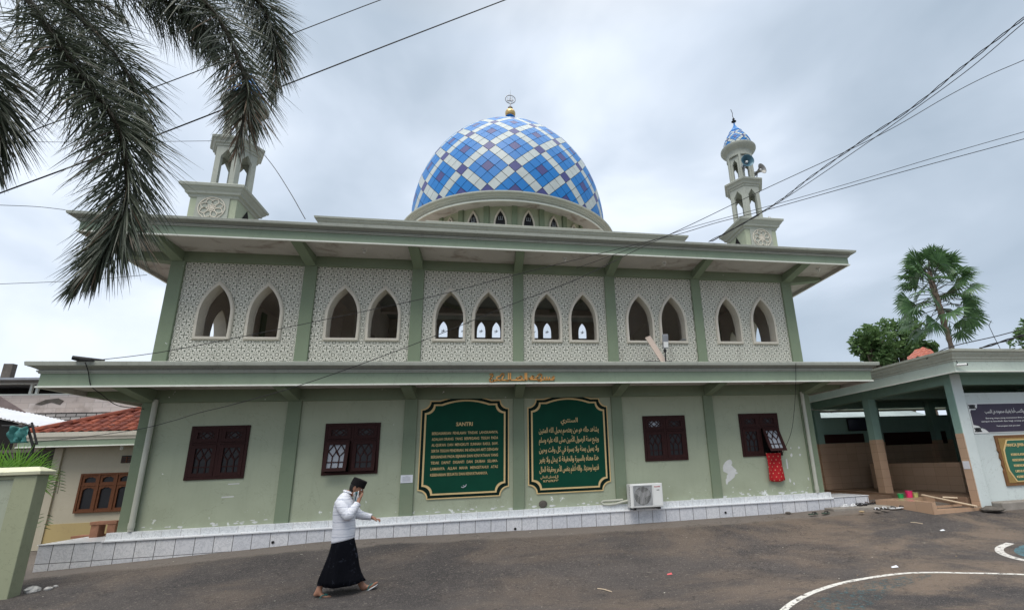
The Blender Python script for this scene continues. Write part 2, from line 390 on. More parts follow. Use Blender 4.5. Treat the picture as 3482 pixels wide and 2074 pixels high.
# ------------------------------------------------------------------ the mosque
COLX = [(-7.263, -6.973), (-4.421, -4.134), (-1.919, -1.628), (.594, .863), (3.061, 3.34), (5.563, 5.823), (8.388, 8.695)]
XL, XR, YB = -7.263, 8.695, 12.0
ARC = [(-6.19, .385), (-5.15, .385), (-3.46, .4), (-2.53, .4), (-.975, .4), (-.03, .4), (1.475, .4), (2.44, .4), (3.995, .4), (4.93, .4), (6.575, .39), (7.645, .39)]
mosque = thing('mosque', 'two storey pale green mosque with blue chequered dome and two slim minarets', 'mosque', (.7, 0, .3))
def arch_pts(w, z0, za, n=9, spring=.42):
    zs = z0+(za-z0)*spring; h = za-zs; c = (h*h-w*w)/(2*w); R = w+c; pts = [(-w*.985, z0), (-w, z0+(zs-z0)*.5)]
    for k in range(n+1):
        z = zs+h*k/n; x = sqrt(max(R*R-(z-zs)**2, 0))-c; pts.append((-x, z))
    return pts+[(-x, z) for x, z in pts[:-1][::-1]]
def arch_fn(cx, w, z0, za, spring=.42):
    zs = z0+(za-z0)*spring; h = za-zs; c = (h*h-w*w)/(2*w); R = w+c
    return lambda x: zs+sqrt(max(R*R-(abs(x-cx)+c)**2, 0)) if abs(x-cx) < w-1e-6 else zs
def holed(mb, x0, x1, z0, z1, holes, P, mi=0):
    """wall sheet x0..x1, z0..z1 with holes (cx, w, zbot, top fn); P maps (x,z) to a point"""
    xs = {x0, x1}
    for cx, w_, zb_, fn in holes:
        for k in range(-8, 9): xs.add(round(cx+w_*k/8, 5))
    xs = sorted(x for x in xs if x0-1e-6 <= x <= x1+1e-6)
    for a, b in zip(xs, xs[1:]):
        mid = (a+b)/2; h = [q for q in holes if abs(mid-q[0]) < q[1]]
        if not h: mb.add([P(a, z0), P(b, z0), P(b, z1), P(a, z1)], [(0, 1, 2, 3)], mi)
        else:
            cx, w_, zb_, fn = h[0]
            mb.add([P(a, z0), P(b, z0), P(b, zb_), P(a, zb_)], [(0, 1, 2, 3)], mi)
            mb.add([P(a, fn(a)), P(b, fn(b)), P(b, z1), P(a, z1)], [(0, 1, 2, 3)], mi)
def arch_frame(mb, cx, w, z0, za, yf, yb, rim=.065, P=None, mi=0):
    """moulded frame: rim face, bevel and deep reveal"""
    P = P or (lambda x, y, z: (x, y, z))
    o_ = arch_pts(w, z0, za); i_ = arch_pts(w-rim, z0+rim*1.1, za-rim*1.7); m_ = arch_pts(w-rim*.3, z0+rim*.3, za-rim*.5)
    rings = [[P(cx+x, 0.0 if yf < 0 else yf+.06, z) for x, z in o_], [P(cx+x, yf+.02, z) for x, z in o_], [P(cx+x, yf, z) for x, z in m_],
             [P(cx+x, yf, z) for x, z in i_], [P(cx+x, yb, z) for x, z in i_], [P(cx+x, yb+.03, z) for x, z in o_]]
    mb.loft(rings, False, mi)
# lower storey wall with four window openings
WIN = [(-5.69, .565, 1.73, 2.85), (-3.01, .585, 1.718, 2.845), (4.44, .572, 1.742, 2.863), (7.095, .568, 1.76, 2.87)]
mb = MB()
holed(mb, XL, XR, .5, 3.72, [(c, w_, a, (lambda x, b=b: b)) for c, w_, a, b in WIN], lambda x, z: (x, 0, z))
for c, w_, a, b in WIN:
    for x in (c-w_, c+w_): mb.add([(x, 0, a), (x, .2, a), (x, .2, b), (x, 0, b)], [(0, 1, 2, 3)])
    mb.add([(c-w_, 0, a), (c+w_, 0, a), (c+w_, .2, a), (c-w_, .2, a)], [(0, 1, 2, 3)]); mb.add([(c-w_, 0, b), (c+w_, 0, b), (c+w_, .2, b), (c-w_, .2, b)], [(0, 1, 2, 3)])
for q in (XL+.012, XR-.012): mb.add([(q, 0, .2), (q, YB, .2), (q, YB, 3.7), (q, 0, 3.7)], [(0, 1, 2, 3)])
mb.add([(XL, YB, .2), (XR, YB, .2), (XR, YB, 3.7), (XL, YB, 3.7)], [(0, 1, 2, 3)])
build('lower_wall', mb, M_wall, mosque)
mb = MB(); mb.box(XL+.05, XR-.05, .25, .3, .5, 3.6); mb.box(XL+.05, XR-.05, .3, 6, .5, .55); build('lower_room', mb, M_dark, mosque)
# upper storey: pierced panels per bay, with arches
SILL, APEX = 4.775, 6.205
for i in range(6):
    x0, x1 = COLX[i][1], COLX[i+1][0]
    hs = [(c, w_-.03, SILL+.03, arch_fn(c, w_-.03, SILL+.03, APEX-.06)) for c, w_ in ARC[2*i:2*i+2]]
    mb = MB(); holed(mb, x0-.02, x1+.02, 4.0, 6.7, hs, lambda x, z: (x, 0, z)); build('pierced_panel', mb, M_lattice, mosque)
mb = MB()
hs = [(c, w_-.06, SILL+.07, arch_fn(c, w_-.06, SILL+.07, APEX-.11)) for c, w_ in ARC]
holed(mb, XL+.28, XR-.28, 4.0, 6.9, hs, lambda x, z: (x, .26, z))
SIDE = [(1.86, .47), (3.2, .39), (5.2, .39), (6.3, .39), (8.1, .39), (9.2, .39), (10.8, .39)]
hs = [(c, w_-.06, SILL+.07, arch_fn(c, w_-.06, SILL+.07, APEX-.11)) for c, w_ in SIDE]
for X in (XL+.28, XR-.28): holed(mb, .26, YB-.2, 4.0, 6.9, hs, lambda y, z, X=X: (X, y, z))
BW = [(-5.6, .4), (-3, .4), (.2, .4), (2, .4), (4.6, .4), (7, .4)]
holed(mb, XL+.28, XR-.28, 4.0, 6.9, [(c, .5, 4.4, arch_fn(c, .5, 4.4, 6.3)) for c in (-6, -4.6, -3.2, -1.8, -.4, 1, 2.4, 3.8, 5.2, 6.6)], lambda x, z: (x, YB-.2, z))
# ceiling with the well under the dome
x0, x1, y0, y1 = -4.5, 5.9, 1.3, 10.5
for a, b, c, d in ((XL+.2, XR-.2, .2, y0), (XL+.2, XR-.2, y1, YB-.1), (XL+.2, x0, y0, y1), (x1, XR-.2, y0, y1)):
    mb.add([(a, c, 6.88), (b, c, 6.88), (b, d, 6.88), (a, d, 6.88)], [(0, 1, 2, 3)])
for a, b, c, d in ((x0, y0, x1, y0), (x0, y0, x0, y1), (x1, y0, x1, y1)):
    mb.add([(a, b, 6.88), (c, d, 6.88), (c, d, 8.7), (a, b, 8.7)], [(0, 1, 2, 3)])
FW = [(-2.1, .19), (-.37, .19), (.33, .19), (2.12, .19), (2.76, .19), (4.5, .19), (-1.2, .19), (3.6, .19)]
hs = [(c, w_, 7.72, arch_fn(c, w_, 7.72, 8.47)) for c, w_ in FW]
holed(mb, x0, x1, 6.88, 8.7, hs, lambda x, z: (x, y1, z))
mb.add([(x0, y0, 8.7), (x1, y0, 8.7), (x1, y1, 8.7), (x0, y1, 8.7)], [(0, 1, 2, 3)])
mb.add([(XL+.2, .2, 4.02), (XR-.2, .2, 4.02), (XR-.2, YB, 4.02), (XL+.2, YB, 4.02)], [(0, 1, 2, 3)])
for yy in (3.2, 6.0, 8.8): mb.box(x0, x1, yy-.15, yy+.15, 8.3, 8.7)
for xx in (x0, x1):
    for yy in (y0, 4.4, 7.4, y1): mb.box(xx-.18, xx+.18, yy-.18, yy+.18, 4, 6.88)
build('interior_shell', mb, M_inner, mosque)
def strokes(mb, segs, c, s, y0, y1, wd):
    """letter strokes: polylines in a unit square turned into flat bars facing the street"""
    for sg in segs:
        for (a, b), (c_, d) in zip(sg, sg[1:]):
            p = Vector((c[0]+a*s, 0, c[1]+b*s)); q = Vector((c[0]+c_*s, 0, c[1]+d*s)); d_ = (q-p)
            if d_.length < 1e-6: continue
            d_ = d_/2; nn = Vector((-d_.z, 0, d_.x)).normalized()*wd/2; m_ = (p+q)/2; m_.y = (y0+y1)/2
            mb.obox(m_, d_*1.06, nn, (0, (y1-y0)/2, 0))
for c, w_ in FW:
    mb = MB(); mb.poly([(c+x, z) for x, z in arch_pts(w_, 7.72, 8.47)], y1+.03, y1+.04)
    m_ = bpy.data.materials.get('lit_glass')
    if not m_:
        m_, n_, b_ = base('lit_glass', .4, .3); n_.t.nodes.remove(b_); tr = n_.new('ShaderNodeBsdfTranslucent'); tr.inputs[0].default_value = (1, 1, 1, 1)
        tp = n_.new('ShaderNodeBsdfTransparent'); tp.inputs[0].default_value = (1, 1, 1, 1); mx = n_.new('ShaderNodeMixShader'); mx.inputs[0].default_value = .9
        n_.l.new(tr.outputs[0], mx.inputs[1]); n_.l.new(tp.outputs[0], mx.inputs[2]); n_.l.new(mx.outputs[0], n_.n['Material Output'].inputs[0])
    pane = build('stained_pane', mb, m_, mosque)
    mb = MB(); strokes(mb, [[(-.3, .1), (-.1, 0), (0, .15), (.1, -.1), (.3, .15)], [(.05, .3), (-.05, -.25)], [(-.3, -.2), (-.15, -.12)]], (c, 8.02), .28, y1, y1+.01, .022); build('glass_lettering', mb, M_cable, pane)
for i, (c, w_) in enumerate(ARC):
    mb = MB(); arch_frame(mb, c, w_, SILL, APEX, -.055, .25); build('arch_window_frame', mb, M_frame, mosque, smooth=True)
for X, sg in ((XL, 1), (XR, -1)):
    mb = MB(); hs = [(c, w_-.03, SILL+.03, arch_fn(c, w_-.03, SILL+.03, APEX-.06)) for c, w_ in SIDE]
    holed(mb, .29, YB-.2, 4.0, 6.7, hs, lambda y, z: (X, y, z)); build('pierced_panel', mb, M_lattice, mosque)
    for c, w_ in SIDE[:4]:
        mb = MB(); arch_frame(mb, c, w_, SILL, APEX, -.055, .25, P=lambda x, y, z: (X+sg*y, x, z)); build('arch_window_frame', mb, M_frame, mosque, smooth=True)
for i, (a, b) in enumerate(COLX):
    mb = MB(); mb.box(a, b, -.06 if i not in (0, 6) else -.06, .25, 3.9, 6.72); build('upper_pillar', mb, M_pillar, mosque, bevel=.012)
    mb = MB(); mb.box(a, b, -.055, .2, .5, 3.62); build('lower_pillar', mb, M_pillar, mosque, bevel=.012)
for a, b in ((XL, XL+.3), (XR-.3, XR)):
    for y in (4.0, 7.1, 9.9, YB-.3):
        mb = MB(); mb.box(a-.03, b+.03, y, y+.29, 3.9, 6.72); mb.box(a-.03, b+.03, y, y+.29, .5, 3.6); build('upper_pillar', mb, M_pillar, mosque)
def eave(name, zb_, fas, top, oz):
    """overhanging slab: white lip, green fascia, moulded cornice, stained soffit"""
    h = top-fas
    prof = [(1.115, zb_+.098), (1.13-.02, zb_), (1.155, zb_), (1.155, zb_+.03), (1.13, zb_+.036), (1.13, fas), (1.152, fas), (1.16, fas+h*.12), (1.175, fas+h*.14), (1.18, fas+h*.27),
            (1.15, fas+h*.29), (1.19, fas+h*.42), (1.245, fas+h*.54), (1.265, fas+h*.56), (1.27, fas+h*.60), (1.295, fas+h*.62), (1.305, fas+h*.94), (1.29, top), (.2, top)]
    M = [3, 2, 2, 2, 0, 0, 1, 1, 1, 1, 4, 4, 4, 1, 1, 1, 1, 1]
    mb = MB(); mb.rects(XL, XR, 0, YB, prof, mis=M)
    mb.rects(XL, XR, 0, YB, [(1.12, zb_+.10), (-.25, zb_+.115)], mi=3)
    e_ = build(name, mb, [M_eave, M_cream, M_lip, M_soffit, M_dkcorn], mosque)
    bm = MB(); bz = zb_-.13 if zb_ > 5 else zb_-.16
    bm.box(COLX[0][0]-.02, COLX[-1][1]+.02, -.085, .1, bz, zb_+.11)
    for X in (XL, XR): bm.box(X-.085, X+.085, .1, YB, bz, zb_+.11)
    build('ring_beam', bm, M_pillar, mosque)
    for i, (a, b) in enumerate(COLX):
        k = MB(); q = .03; a2, b2 = a+q, b-q
        k.add([(a2, -.08, bz-.005), (b2, -.08, bz-.005), (b2, -1.08, zb_+.01), (a2, -1.08, zb_+.01), (a2, -.08, zb_+.105), (b2, -.08, zb_+.105), (b2, -1.08, zb_+.105), (a2, -1.08, zb_+.105)],
              [(0, 1, 2, 3), (0, 4, 5, 1), (1, 5, 6, 2), (2, 6, 7, 3), (3, 7, 4, 0)])
        build('eave_bracket', k, M_pillar, mosque)
    for X, s in ((XL, -1), (XR, 1)):
        for y in (0, 4.0, 7.1, 9.9):
            k = MB(); k.add([(X, y, bz), (X, y+.24, bz), (X+s*1.08, y+.24, zb_+.01), (X+s*1.08, y, zb_+.01), (X, y, zb_+.105), (X, y+.24, zb_+.105), (X+s*1.08, y+.24, zb_+.105), (X+s*1.08, y, zb_+.105)],
              [(0, 1, 2, 3), (0, 4, 5, 1), (1, 5, 6, 2), (2, 6, 7, 3), (3, 7, 4, 0)])
            build('eave_bracket', k, M_pillar, mosque)
    return e_
eave('lower_eave', 3.524, 3.793, 4.006, 0)
eave('upper_eave', 6.781, 7.010, 7.178, 0)
mb = MB()
for a, b, c, d in ((XL, XR, 0, y0-.05), (XL, XR, y1+.1, YB), (XL, x0-.05, y0-.05, y1+.1), (x1+.05, XR, y0-.05, y1+.1)): mb.add([(a, c, 7.15), (b, c, 7.15), (b, d, 7.15), (a, d, 7.15)], [(0, 1, 2, 3)])
build('roof_slab', mb, M_conc, mosque)
for xx in (-2.95, 4.6, 9.25, 1.9):
    mb = MB(); zc = 6.885; mb.lathe([(.001, -.03), (.05, -.03), (.055, 0)], (xx, -.62, zc), 12); mb.sphere((xx, -.62, zc-.07), .035, n=10); build('soffit_lamp', mb, M_white, mosque, smooth=True)
# stepped roof blocks
prof = lambda z0, z1: [(0, z0), (0, z1-.26), (.03, z1-.25), (.04, z1-.2), (.08, z1-.12), (.12, z1-.1), (.13, z1-.06), (.17, z1-.05), (.18, z1), (-.1, z1)]
mb = MB()
for (o0, z0), (o1, z1) in zip(prof(7.1, 8.57), prof(7.1, 8.57)[1:]):
    mb.loft([[(-4.56-o, 10.45, z), (-4.56-o, 1.18-o, z), (5.97+o, 1.18-o, z), (5.97+o, 10.45, z)] for o, z in ((o0, z0), (o1, z1))], False, closed=False)
mb.add([(-4.5, 1.3, 8.55), (5.9, 1.3, 8.55), (5.9, 10.6, 8.55), (-4.5, 10.6, 8.55)], [(0, 1, 2, 3)])
build('roof_parapet', mb, M_cream, mosque)
mb = MB(); mb.rects(-1.71, 3.3, 1.68, 2.6, prof(8.4, 8.872)); mb.add([(-1.7, 1.7, 8.86), (3.3, 1.7, 8.86), (3.3, 2.6, 8.86), (-1.7, 2.6, 8.86)], [(0, 1, 2, 3)])
build('roof_parapet', mb, M_cream, mosque)
# drum, ring and dome
DX, DY = .79, 6.0
mb = MB(); NW = 22
mb.lathe([(3.25, 8.4), (3.25, 10.3)], (DX, DY, 0), 88)
drum = build('dome_drum', mb, M_wall, mosque, smooth=True)
def radial(a, r, P0=(DX, DY)):
    er = Vector((cos(a), sin(a), 0)); et = Vector((-sin(a), cos(a), 0))
    return lambda x, y, z: tuple(Vector((P0[0], P0[1], z))+er*(r-y)+et*x)
for k in range(NW):
    a = -pi/2+2*pi*(k+.5)/NW
    if sin(a) > .25: continue
    P = radial(a, 3.27)
    mb = MB(); arch_frame(mb, 0, .225, 9.1, 10.13, -.05, .02, .06, P=P); f_ = build('drum_window_frame', mb, M_frame, drum, smooth=True)
    mb = MB(); mb.add([P(x, 0, z) for x, z in arch_pts(.18, 9.15, 10.04)], [tuple(range(len(arch_pts(.18, 9.15, 10.04))))])
    mb2 = MB(); mb2.v = mb.v; mb2.f = mb.f; mb2.m = mb.m
    for u_ in (-.06, .0, .06): mb2.add([P(u_-.008, -.01, 9.72), P(u_+.008, -.01, 9.72), P(u_+.012, -.01, 9.84+.02*(k % 3)), P(u_-.004, -.01, 9.84+.02*(k % 3))], [(0, 1, 2, 3)], 1)
    mb2.add([P(-.075, -.01, 9.72), P(.075, -.01, 9.72), P(.075, -.01, 9.705), P(-.075, -.01, 9.705)], [(0, 1, 2, 3)], 1)
    build('drum_window_pane', mb2, [M_glass, M_glassl], drum)
    a2 = -pi/2+2*pi*k/NW; P = radial(a2, 3.26); mb = MB()
    mb.add([P(x, y, z) for z in (8.4, 10.28) for y in (-.06, .05) for x in (-.09, .09)], [(0, 2, 3, 1), (4, 5, 7, 6), (0, 1, 5, 4), (2, 6, 7, 3), (0, 4, 6, 2), (1, 3, 7, 5)])
    build('drum_pilaster', mb, M_pillar, drum)
mb = MB()
pr_ = [(3.2, 10.22), (3.98, 10.20), (3.98, 9.98), (4.02, 9.98), (4.02, 10.02), (3.99, 10.03), (4.0, 10.07), (4.04, 10.08), (4.05, 10.12), (4.09, 10.13), (4.12, 10.17), (4.17, 10.18), (4.2, 10.2), (4.2, 10.25), (3.7, 10.26)]
for k in range(len(pr_)-1): mb.lathe(pr_[k:k+2], (DX, DY, 0), 96, mi=[3, 2, 2, 2, 0, 1, 1, 1, 1, 1, 1, 1, 1, 1][k])
build('dome_ring', mb, [M_eave, M_cream, M_lip, M_soffit], mosque, smooth=True)
def panelled(mb, c, prof_fn, r0, N, rows, k_aspect, gap, off=0, period=4, roff=0):
    """rhombic enamel panels on a surface of revolution; prof_fn(s)->(r,z,dr,dz) by arc length"""
    half = pi/N; s = r0; S_ = [s]
    for r_ in range(rows):
        r, z, _, _ = prof_fn(s)
        s += max(r, .02)*half*k_aspect; S_.append(s)
    def pt(m, srow, u=0, lift=0):
        r, z, dr, dz = prof_fn(srow); nrm = (dz, -dr)
        a = m*half-pi/2+off; rr = r+nrm[0]*lift
        return (c[0]+cos(a)*rr, c[1]+sin(a)*rr, c[2]+z+nrm[1]*lift)
    for row in range(0, rows):
        for m in range(2*N):
            rw = row+roff
            if (m+rw) % 2: continue
            i, j = (m+rw)//2+2, (m-rw)//2+2
            wi, wj = i % period == 0, j % period == 0
            ci = (i % period == 2 and j % period == 2)
            mi = 2 if (wi and wj) or ci else (1 if (wi or wj) else 0)
            g_ = gap
            sb = S_[row-1] if row > 0 else S_[0]; sm, st = S_[row], S_[min(row+1, rows)]
            if row == 0:
                pts = [pt(m-1+g_, sm), pt(m+1-g_, sm), pt(m, sm+(st-sm)*(1-g_))]
            else:
                pts = [pt(m, sm+(sb-sm)*(1-g_)), pt(m+1-g_, sm), pt(m, sm+(st-sm)*(1-g_)), pt(m-1+g_, sm)]
            q = [Vector(p) for p in pts]
            cc = sum(q, Vector())/len(q); nn = Vector((cc.x-c[0], cc.y-c[1], 0)); r, z, dr, dz = prof_fn(sm); nn = nn.normalized()*dz-Vector((0, 0, dr))
            up_ = [p+nn*.012 for p in q]; n_ = len(q)
            mb.add(list(map(tuple, q))+list(map(tuple, up_)), [tuple(range(n_, 2*n_))]+[(k, (k+1) % n_, (k+1) % n_+n_, k+n_) for k in range(n_)], mi)
AA, BB, ZC = 3.80, 4.585, 10.913
tab = []; s_ = 0; px_ = None
for k in range(2001):
    th = math.asin(-(ZC-10.24)/BB)+(pi/2-math.asin(-(ZC-10.24)/BB))*k/2000
    r, z = AA*cos(th), ZC+BB*sin(th)
    if px_: s_ += sqrt((r-px_[0])**2+(z-px_[1])**2)
    px_ = (r, z); tab.append((s_, r, z))
def dome_fn(s):
    k = min(max(int(s/s_*2000), 0), 1998)
    while k < 1999 and tab[k+1][0] < s: k += 1
    while k > 0 and tab[k][0] > s: k -= 1
    a, b = tab[k], tab[k+1]; t_ = max(0, min(1, (s-a[0])/(b[0]-a[0]+1e-9))); d = sqrt((b[1]-a[1])**2+(b[2]-a[2])**2)+1e-9
    return a[1]+(b[1]-a[1])*t_, a[2]+(b[2]-a[2])*t_, (b[1]-a[1])/d, (b[2]-a[2])/d
mb = MB(); panelled(mb, (DX, DY, 0), dome_fn, .04, 52, 52, 1.02, .05, roff=-1)
mb.lathe([(AA*cos(t_)-.006, ZC+BB*sin(t_)) for t_ in [-.146+(pi/2+.146)*k/40 for k in range(41)]], (DX, DY, 0), 96, mi=3)
dome = build('dome', mb, [M_blue, M_dwhite, M_purple, M_seam], mosque)
mb = MB(); mb.lathe([(.55, 15.3), (.3, 15.7), (.2, 16.1), (.17, 16.4), (.22, 16.42), (.2, 16.45)], (DX, DY, 0), 24, mi=1)
mb.sphere((DX, DY, 16.63), .225, n=24, mi=0); mb.lathe([(.05, 16.83), (.03, 16.87), (.1, 16.9), (.11, 16.93), (.03, 17.0), (.03, 17.14), (.02, 17.2)], (DX, DY, 0), 16, mi=2)
rp = [(DX+.215*cos(a), DY, 17.38+.215*sin(a)) for a in [2*pi*k/28 for k in range(29)]]; mb.tube(rp, .022, 6, 2); mb.tube([(DX, DY, 17.14), (DX, DY, 17.2)], .02, 6, 2); mb.tube([(DX, DY, 17.3), (DX, DY, 17.88)], [.02, .004], 6, 2)
build('finial', mb, [M_goldm, M_blue, M_metal], dome, smooth=True)
mb = MB(); strokes(mb, [[(-.62, .35), (-.62, -.35), (-.4, -.5), (-.25, -.3), (-.25, .4)], [(-.25, -.35), (-.05, -.5), (.1, -.3), (.1, .5)], [(.1, -.4), (.3, -.5), (.42, -.3), (.42, .5)], [(.42, -.4), (.62, -.35), (.62, 0)]], (DX, 17.38), .2, DY-.02, DY+.02, .028)
build('finial_lettering', mb, M_metal, dome)
# minarets
def minaret(cx, cy, side):
    mb = MB(); B = .52
    mb.rects(cx-B, cx+B, cy-B, cy+B, [(0, 7.1), (0, 8.5)], mi=0)
    par = build('minaret', mb, M_wall, mosque)
    mb = MB(); mb.rects(cx-B, cx+B, cy-B, cy+B, [(-.02, 8.44), (.03, 8.47), (.04, 8.53), (.09, 8.55), (.10, 8.60), (.15, 8.66), (.16, 8.69), (.195, 8.71), (.205, 8.77), (.19, 8.79), (-.3, 8.80), ])
    build('cornice', mb, M_cream, par)
    for ax in range(4):
        a = ax*pi/2-pi/2; P = radial(a, B, (cx, cy))
        mb = MB(); mb.add([P(x, y, z) for z in (7.1, 8.50) for y in (-.025, .05) for x in (-.365, .365)], [(0, 2, 3, 1), (4, 5, 7, 6), (0, 1, 5, 4), (2, 6, 7, 3), (0, 4, 6, 2), (1, 3, 7, 5)])
        if ax == 0:
            panel = build('medallion_panel', mb, M_cream, par); md = MB(); zc = 8.175
            def ring_(pts, r): md.tube([P(x, -.035, z+zc) for x, z in pts], r, 5)
            ring_([(.295*cos(t_), .295*sin(t_)) for t_ in [2*pi*k/32 for k in range(33)]], .013)
            ring_([(.06*cos(t_), .06*sin(t_)) for t_ in [2*pi*k/12 for k in range(13)]], .014)
            md.sphere(P(0, -.03, zc), .05, .02, .05, 10)
            for q in range(8):
                b0 = q*pi/4+pi/8; pts = []
                for u_ in (0, .25, .5, .75, 1):
                    pts.append((u_, .078*sin(u_*pi)*(1.15 if u_ > .5 else .9)))
                pet = [(.07+.20*u_, v_) for u_, v_ in pts]+[(.07+.20*u_, -v_) for u_, v_ in pts[::-1]]
                ring_([(x*cos(b0)-y*sin(b0), x*sin(b0)+y*cos(b0)) for x, y in pet], .013)
            build('medallion', md, M_frame, panel)
        elif (ax == 1 and side < 0) or (ax == 3 and side > 0):
            mb = MB(); mb.add([P(x, -.006, z) for x, z in ((-.2, 7.5), (.2, 7.5), (.2, 8.12), (.0, 8.44), (-.2, 8.12))], [(0, 1, 2, 3, 4)]); mb.add([P(x, -.01, z) for x, z in ((-.19, 8.02), (.19, 8.02), (.19, 8.06), (-.19, 8.06))], [(0, 1, 2, 3)])
            build('niche', mb, M_dark, par)  # flat sheet, the shade of the opening is its colour
        else: build('side_panel', mb, M_wall, par)
    c2 = cx+.02; h = .44; cy = cy+.08
    mb = MB()
    def stage(mb, c2, cy, nf, r, z0, z1, hw, pw, zsp, zap, th):
        for k in range(nf):
            a = -pi/2+2*pi*k/nf; P = radial(a, r, (c2, cy)); W = r*math.tan(pi/nf)
            for y in (0, th):
                holed(mb, -W+(y*math.tan(pi/nf)), W-(y*math.tan(pi/nf)), z0, z1, [(0, hw, z0+.001, lambda x: zap-(zap-zsp)*abs(x)/hw)], lambda x, z: P(x, y, z))
            for s in (-1, 1): mb.add([P(s*hw, 0, z0), P(s*hw, th, z0), P(s*hw, th, zsp), P(s*hw, 0, zsp), P(0, 0, zap), P(0, th, zap)], [(0, 1, 2, 3), (3, 2, 5, 4)])
    stage(mb, c2, cy, 6, h, 8.79, 10.12, .135, 0, 9.80, 10.0, .10); mb.lathe([(.5, 10.06), (.001, 10.06)], (c2, cy, 0), 6)
    build('belfry', mb, M_cream, par)
    mb = MB(); mb.lathe([(.48, 10.08), (.535, 10.1), (.54, 10.15), (.58, 10.17), (.59, 10.21), (.62, 10.25), (.66, 10.27), (.675, 10.32), (.66, 10.34), (.2, 10.35)], (c2, cy, 0), 6); build('cornice', mb, M_cream, par)
    mb = MB(); stage(mb, c2, cy, 6, .345, 10.34, 11.36, .085, 0, 11.05, 11.2, .06)
    for k in range(6):
        a = -pi/2+2*pi*(k+.5)/6; r_ = .395; mb.tube([(c2+cos(a)*r_, cy+sin(a)*r_, 10.34), (c2+cos(a)*r_, cy+sin(a)*r_, 11.36)], .045, 6)
    build('lantern', mb, M_cream, par)
    mb = MB(); mb.lathe([(.39, 11.3), (.415, 11.32), (.41, 11.5), (.43, 11.53), (.47, 11.56), (.54, 11.63), (.57, 11.68), (.57, 11.72), (.55, 11.74), (.3, 11.75)], (c2, cy, 0), 32); mb.lathe([(.39, 11.34), (.001, 11.34)], (c2, cy, 0), 16); build('ring_cornice', mb, M_cream, par, smooth=True)
    tb = []; s2 = 0; q = None
    for k in range(401):
        u_ = k/400; z = 11.74+.66*u_; r = .47*(1-u_)**.62*(1+.0*u_)+.19*u_**1.2; r = .465*cos(u_*1.17)**.9 if True else r
        if q: s2 += sqrt((r-q[0])**2+(z-q[1])**2)
        q = (r, z); tb.append((s2, r, z))
    def fn(s):
        k = min(max(int(s/s2*400), 0), 398)
        while k < 399 and tb[k+1][0] < s: k += 1
        while k > 0 and tb[k][0] > s: k -= 1
        a, b = tb[k], tb[k+1]; d = sqrt((b[1]-a[1])**2+(b[2]-a[2])**2)+1e-9; t_ = max(0, min(1, (s-a[0])/(b[0]-a[0]+1e-9)))
        return a[1]+(b[1]-a[1])*t_, a[2]+(b[2]-a[2])*t_, (b[1]-a[1])/d, (b[2]-a[2])/d
    mb = MB(); 
    rows_ = 0; s = 0
    while s < s2-.02: r = fn(s)[0]; s += r*pi/20*.95; rows_ += 1
    panelled(mb, (c2, cy, 0), fn, 0, 20, rows_, .95, .11)
    mb.lathe([(r-.004, z) for _, r, z in tb[::20]], (c2, cy, 0), 32, mi=3)
    mb.lathe([(.2, 12.36), (.225, 12.37), (.225, 12.42), (.2, 12.44), (.09, 12.6), (.03, 12.72), (.02, 12.82)], (c2, cy, 0), 20, mi=0)
    sp = build('spire', mb, [M_blue, M_dwhite, M_purple, M_seam], par)
    mb = MB(); mb.lathe([(.02, 12.8), (.03, 12.84), (.085, 12.87), (.03, 12.9), (.03, 12.93), (.045, 12.97), (.02, 13.0), (.015, 13.03)], (c2, cy, 0), 14); mb.tube([(c2, cy, 13), (c2-.02, cy, 13.1), (c2-.005, cy, 13.2), (c2-.05, cy, 13.36)], .01, 5)
    build('spire_finial', mb, M_cable, sp, smooth=True)
minaret(8.14, .72, 1); minaret(-6.76, .72, -1)
# downpipes, plinth, terrace
for x in (-6.985, 8.44):
    mb = MB(); mb.tube([(x, -.11, 3.42), (x, -.11, .79)], .05, 10); mb.tube([(x, -.11, .95), (x, -.11, .85)], .058, 10); build('downpipe', mb, M_pipe, mosque, smooth=True)
mb = MB(); mb.box(XL-.12, XR+.12, -.13, .0, .645, .785, 0); build('upper_skirting', mb, M_tileU, mosque, bevel=.006)
mb = MB(); mb.box(XL-.12, XR+.14, -.22, -.12, .62, .655, 0); build('ledge', mb, M_tileW, mosque, bevel=.008)
mb = MB(); mb.box(XL-.1, XR+.11, -.19, .0, -.1, .63); build('lower_skirting', mb, M_tileL, mosque)
mb = MB(); mb.box(-8.42, XL-.1, -.192, 1.0, -.1, .64); build('side_terrace', mb, M_tileL, mosque)
for q in ((-8.44, XL-.12, -.21, 1.02, .64, .652), (XR+.12, 9.84, -.24, .9, .655, .667)): mb = MB(); mb.box(*q); build('terrace_top', mb, M_tileW, mosque)
mb = MB(); mb.box(XR+.11, 9.82, -.222, .9, 0, .654); build('side_terrace', mb, M_tileL, mosque)
mb = MB()
for (u, v) in ((928, 1843), (1752, 1797), (2467, 1742)):
    p = at(u, v, -.195); mb.tube([(p.x, -.205, p.z), (p.x, -.15, p.z)], .028, 10)
build('weep_hole', mb, M_black, mosque)
